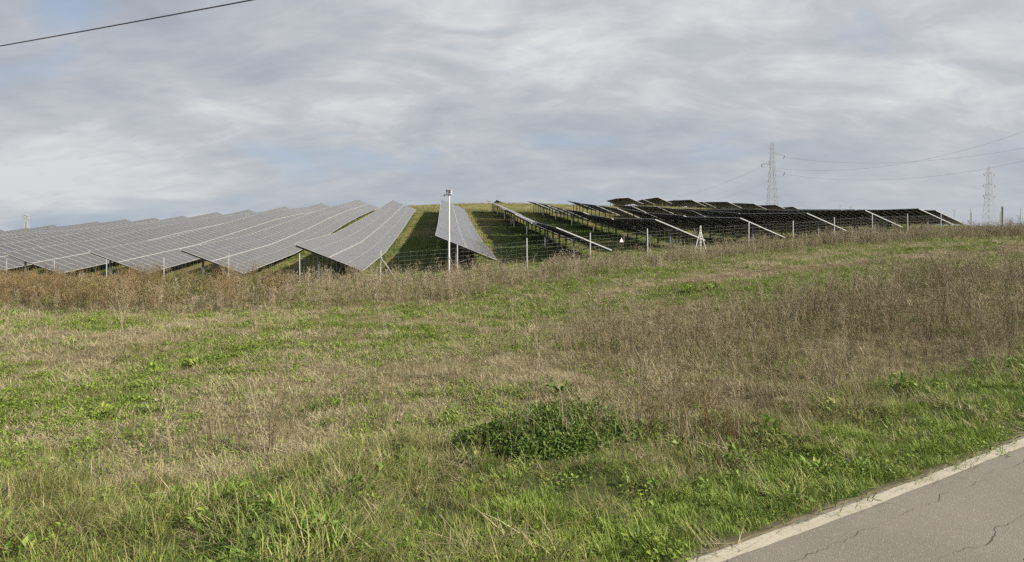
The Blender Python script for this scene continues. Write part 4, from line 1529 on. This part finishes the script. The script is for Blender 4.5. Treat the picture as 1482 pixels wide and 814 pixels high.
def build_bramble():
    root = empty('bramble_bush', (0.45, 9.1, gh(0.45, 9.1)), 'low dark green bramble mound in the middle of the verge', 'bush')
    org = Vector(root.location)
    lobes = [(1.4, 8.45, .36, .42), (.35, 7.85, .24, .42), (.8, 7.9, .26, .42), (-0.30, 8.55, .30, .45), (0.05, 8.6, .40, .5), (.35, 8.7, .50, .55), (.70, 8.85, .58, .58), (1.02, 8.9, .58, .55), (1.22, 8.6, .42, .45), (.55, 8.2, .32, .5), (.95, 8.25, .34, .45), (.15, 8.2, .26, .42)]
    p = PB(77); r = p.r
    stems = PB(78)
    for (cx, cy, h, rad) in lobes:
        g = gh(cx, cy)
        for i in range(1250):
            a, u = r.uniform(0, 6.283), r.random()
            # points near the dome's skin, with some depth
            el = math.asin(u)
            k = 1.0 - abs(r.gauss(0, .24)) + (vn(cx + math.cos(a) * 3, cy + math.sin(a) * 3 + el * 2) - .5) * .35
            d = Vector((math.cos(a) * math.cos(el), math.sin(a) * math.cos(el), math.sin(el)))
            c = Vector((cx + d.x * rad * k * 1.08, cy + d.y * rad * k * 1.08, g + d.z * h * k * .80)) - org
            ld = (d * .6 + Vector((r.uniform(-1, 1), r.uniform(-1, 1), r.uniform(-.7, .6)))).normalized()
            nrm = (d + Vector((r.uniform(-.6, .6), r.uniform(-.6, .6), .4 + r.uniform(-.3, .6)))).normalized()
            L = r.uniform(.035, .075)
            p.leaf(c, ld, nrm, L, L * r.uniform(.5, .72), min(1, max(0, r.gauss(.50, .30))), .18)
        for i in range(4):
            a = r.uniform(0, 6.283)
            d = Vector((math.cos(a), math.sin(a), 0))
            q = [Vector((cx, cy, g)) - org + d * rad * u * 1.15 + Vector((0, 0, h * 1.12 * math.sin(min(1, u * 1.0) * 2.4))) for u in (0, .25, .5, .75, 1.0)]
            stems.stem(q, .005, .002, r.random())
    for i in range(900):
        cx, cy, h, rad = r.choice(lobes)
        x, y = cx + r.gauss(0, .62), cy + r.gauss(0, .5)
        c = Vector((x, y, gh(x, y) + abs(r.gauss(.05, .10)))) - org
        ld = Vector((r.uniform(-1, 1), r.uniform(-1, 1), r.uniform(-.2, .7)))
        L = r.uniform(.03, .08)
        p.leaf(c, ld, Vector((r.uniform(-.5, .5), r.uniform(-.5, .5), 1)), L, L * .6, min(1, max(0, r.gauss(.5, .28))), .18)
    for i in range(150):
        cx, cy, h, rad = r.choice(lobes)
        x, y = cx + r.gauss(0, .4), cy + r.gauss(0, .35)
        L = r.uniform(.25, .6)
        for q in range(r.randint(1, 4)):
            stems.blade(Vector((x + r.uniform(-.03, .03), y + r.uniform(-.03, .03), gh(x, y) + h * .25)) - org, L * r.uniform(.7, 1.1), .005, r.uniform(.1, .6), r.uniform(0, 6.28), r.uniform(.2, 1.3), r.uniform(.4, 1), 4)
    link('leaves', p.mesh('leaves', LM['BRAMBLE']), root, kind='stuff')
    link('canes', stems.mesh('canes', LM['OLIVE']), root, kind='stuff')


def vn(x, y):
    return float(vnoise(np.array([x]), np.array([y]), 5)[0])


build_bramble()


def build_field_plants():
    spots = [(-7.75, 15.2, .34, 'largest dark leafy plant alone in the green patch on the left'), (-8.6, 15.0, .22, 'small leafy plant just left of the largest one in the field'),
             (-5.25, 11.8, .20, 'leafy plant on the straw beyond the pale verge grass'), (-7.25, 11.05, .30, 'spreading leafy plant at the front edge of the green patch'),
             (-6.55, 11.3, .22, 'pale leafy plant right of the spreading one at the patch edge'), (0.85, 11.3, .36, 'dark leafy plant behind the bramble mound'),
             (2.7, 17.0, .40, 'dark green plant at the tip of the brown weeds'), (7.4, 25.6, .55, 'bright leafy plant in the green strip on the right'),
             (8.3, 25.9, .5, 'second bright leafy plant in the green strip, right of the first'), (3.35, 6.75, .26, 'dark leafy plant in the short grass near the road line'),
             (1.05, 5.15, .16, 'small grey-green plant at the foot of the verge by the road')]
    for i, (x, y, rad, lab) in enumerate(spots):
        root = empty('leafy_plant', (x, y, gh(x, y)), lab, 'plant', 'leafy plants in the field')
        p = PB(400 + i); r = p.r
        for k in range(46):
            a, q = r.uniform(0, 6.283), rad * r.random() ** .6
            el = r.uniform(.1, 1.1)
            c = Vector((q * math.cos(a) * .6, q * math.sin(a) * .6, r.uniform(.02, rad * .5)))
            d = Vector((math.cos(a + r.uniform(-.6, .6)) * math.cos(el), math.sin(a + r.uniform(-.6, .6)) * math.cos(el), math.sin(el) * .7))
            L = rad * r.uniform(.25, .5)
            p.leaf(c, d, Vector((0, 0, 1)), L, L * r.uniform(.4, .6), r.uniform(.1, .85), .2)
        link('leaves', p.mesh('leaves', LM['BRIGHT' if i in (7, 8, 3, 4) else 'GREEN']), root)
        s = PB(450 + i)
        for k in range(7):
            a = s.r.uniform(0, 6.283)
            s.stem([Vector((0, 0, -.02)), Vector((math.cos(a) * rad * .25, math.sin(a) * rad * .25, rad * .3)), Vector((math.cos(a) * rad * .5, math.sin(a) * rad * .5, rad * .5))], .004, .002, .4)
        link('stems', s.mesh('stems', LM['OLIVE']), root)


build_field_plants()



def build_docks():
    spots = [(2.25, 8.2, 'tallest reddish dock stalk cluster right of the bramble mound', 1.1), (2.62, 8.35, 'reddish dock stalks just right of the tallest cluster', .9),
             (1.95, 8.75, 'thin reddish dock stalks between the bramble and the tallest cluster', .65), (2.85, 8.05, 'short golden dock stalks nearest the road in their group', .6),
             (2.3, 9.0, 'brown dry dock stalks behind the tallest reddish cluster', 1.0), (2.9, 8.9, 'rightmost brown dry dock stalks of the group by the bramble', .95)]
    for i, (x, y, lab, H) in enumerate(spots):
        root = empty('dock_plant', (x, y, gh(x, y)), lab, 'plant', 'dried dock plants by the bramble')
        a = weed(500 + i, LM['BROWN' if i > 3 else 'RUST'], H, 9, .25, 16, 6, (.2, 1.0), .014, .0045)
        link('stalks', a, root, kind='stuff')
        p = PB(520 + i); r = p.r
        for k in range(16):
            az, el = r.uniform(0, 6.283), r.uniform(.1, .9)
            d = Vector((math.cos(az) * math.cos(el), math.sin(az) * math.cos(el), math.sin(el)))
            L = r.uniform(.08, .18)
            p.leaf(Vector((0, 0, r.uniform(0, .08))) + d * .05, d, Vector((0, 0, 1)), L, L * .35, r.uniform(.1, .8), .2)
        link('leaves', p.mesh('leaves', LM['GREEN']), root, kind='stuff')


build_docks()
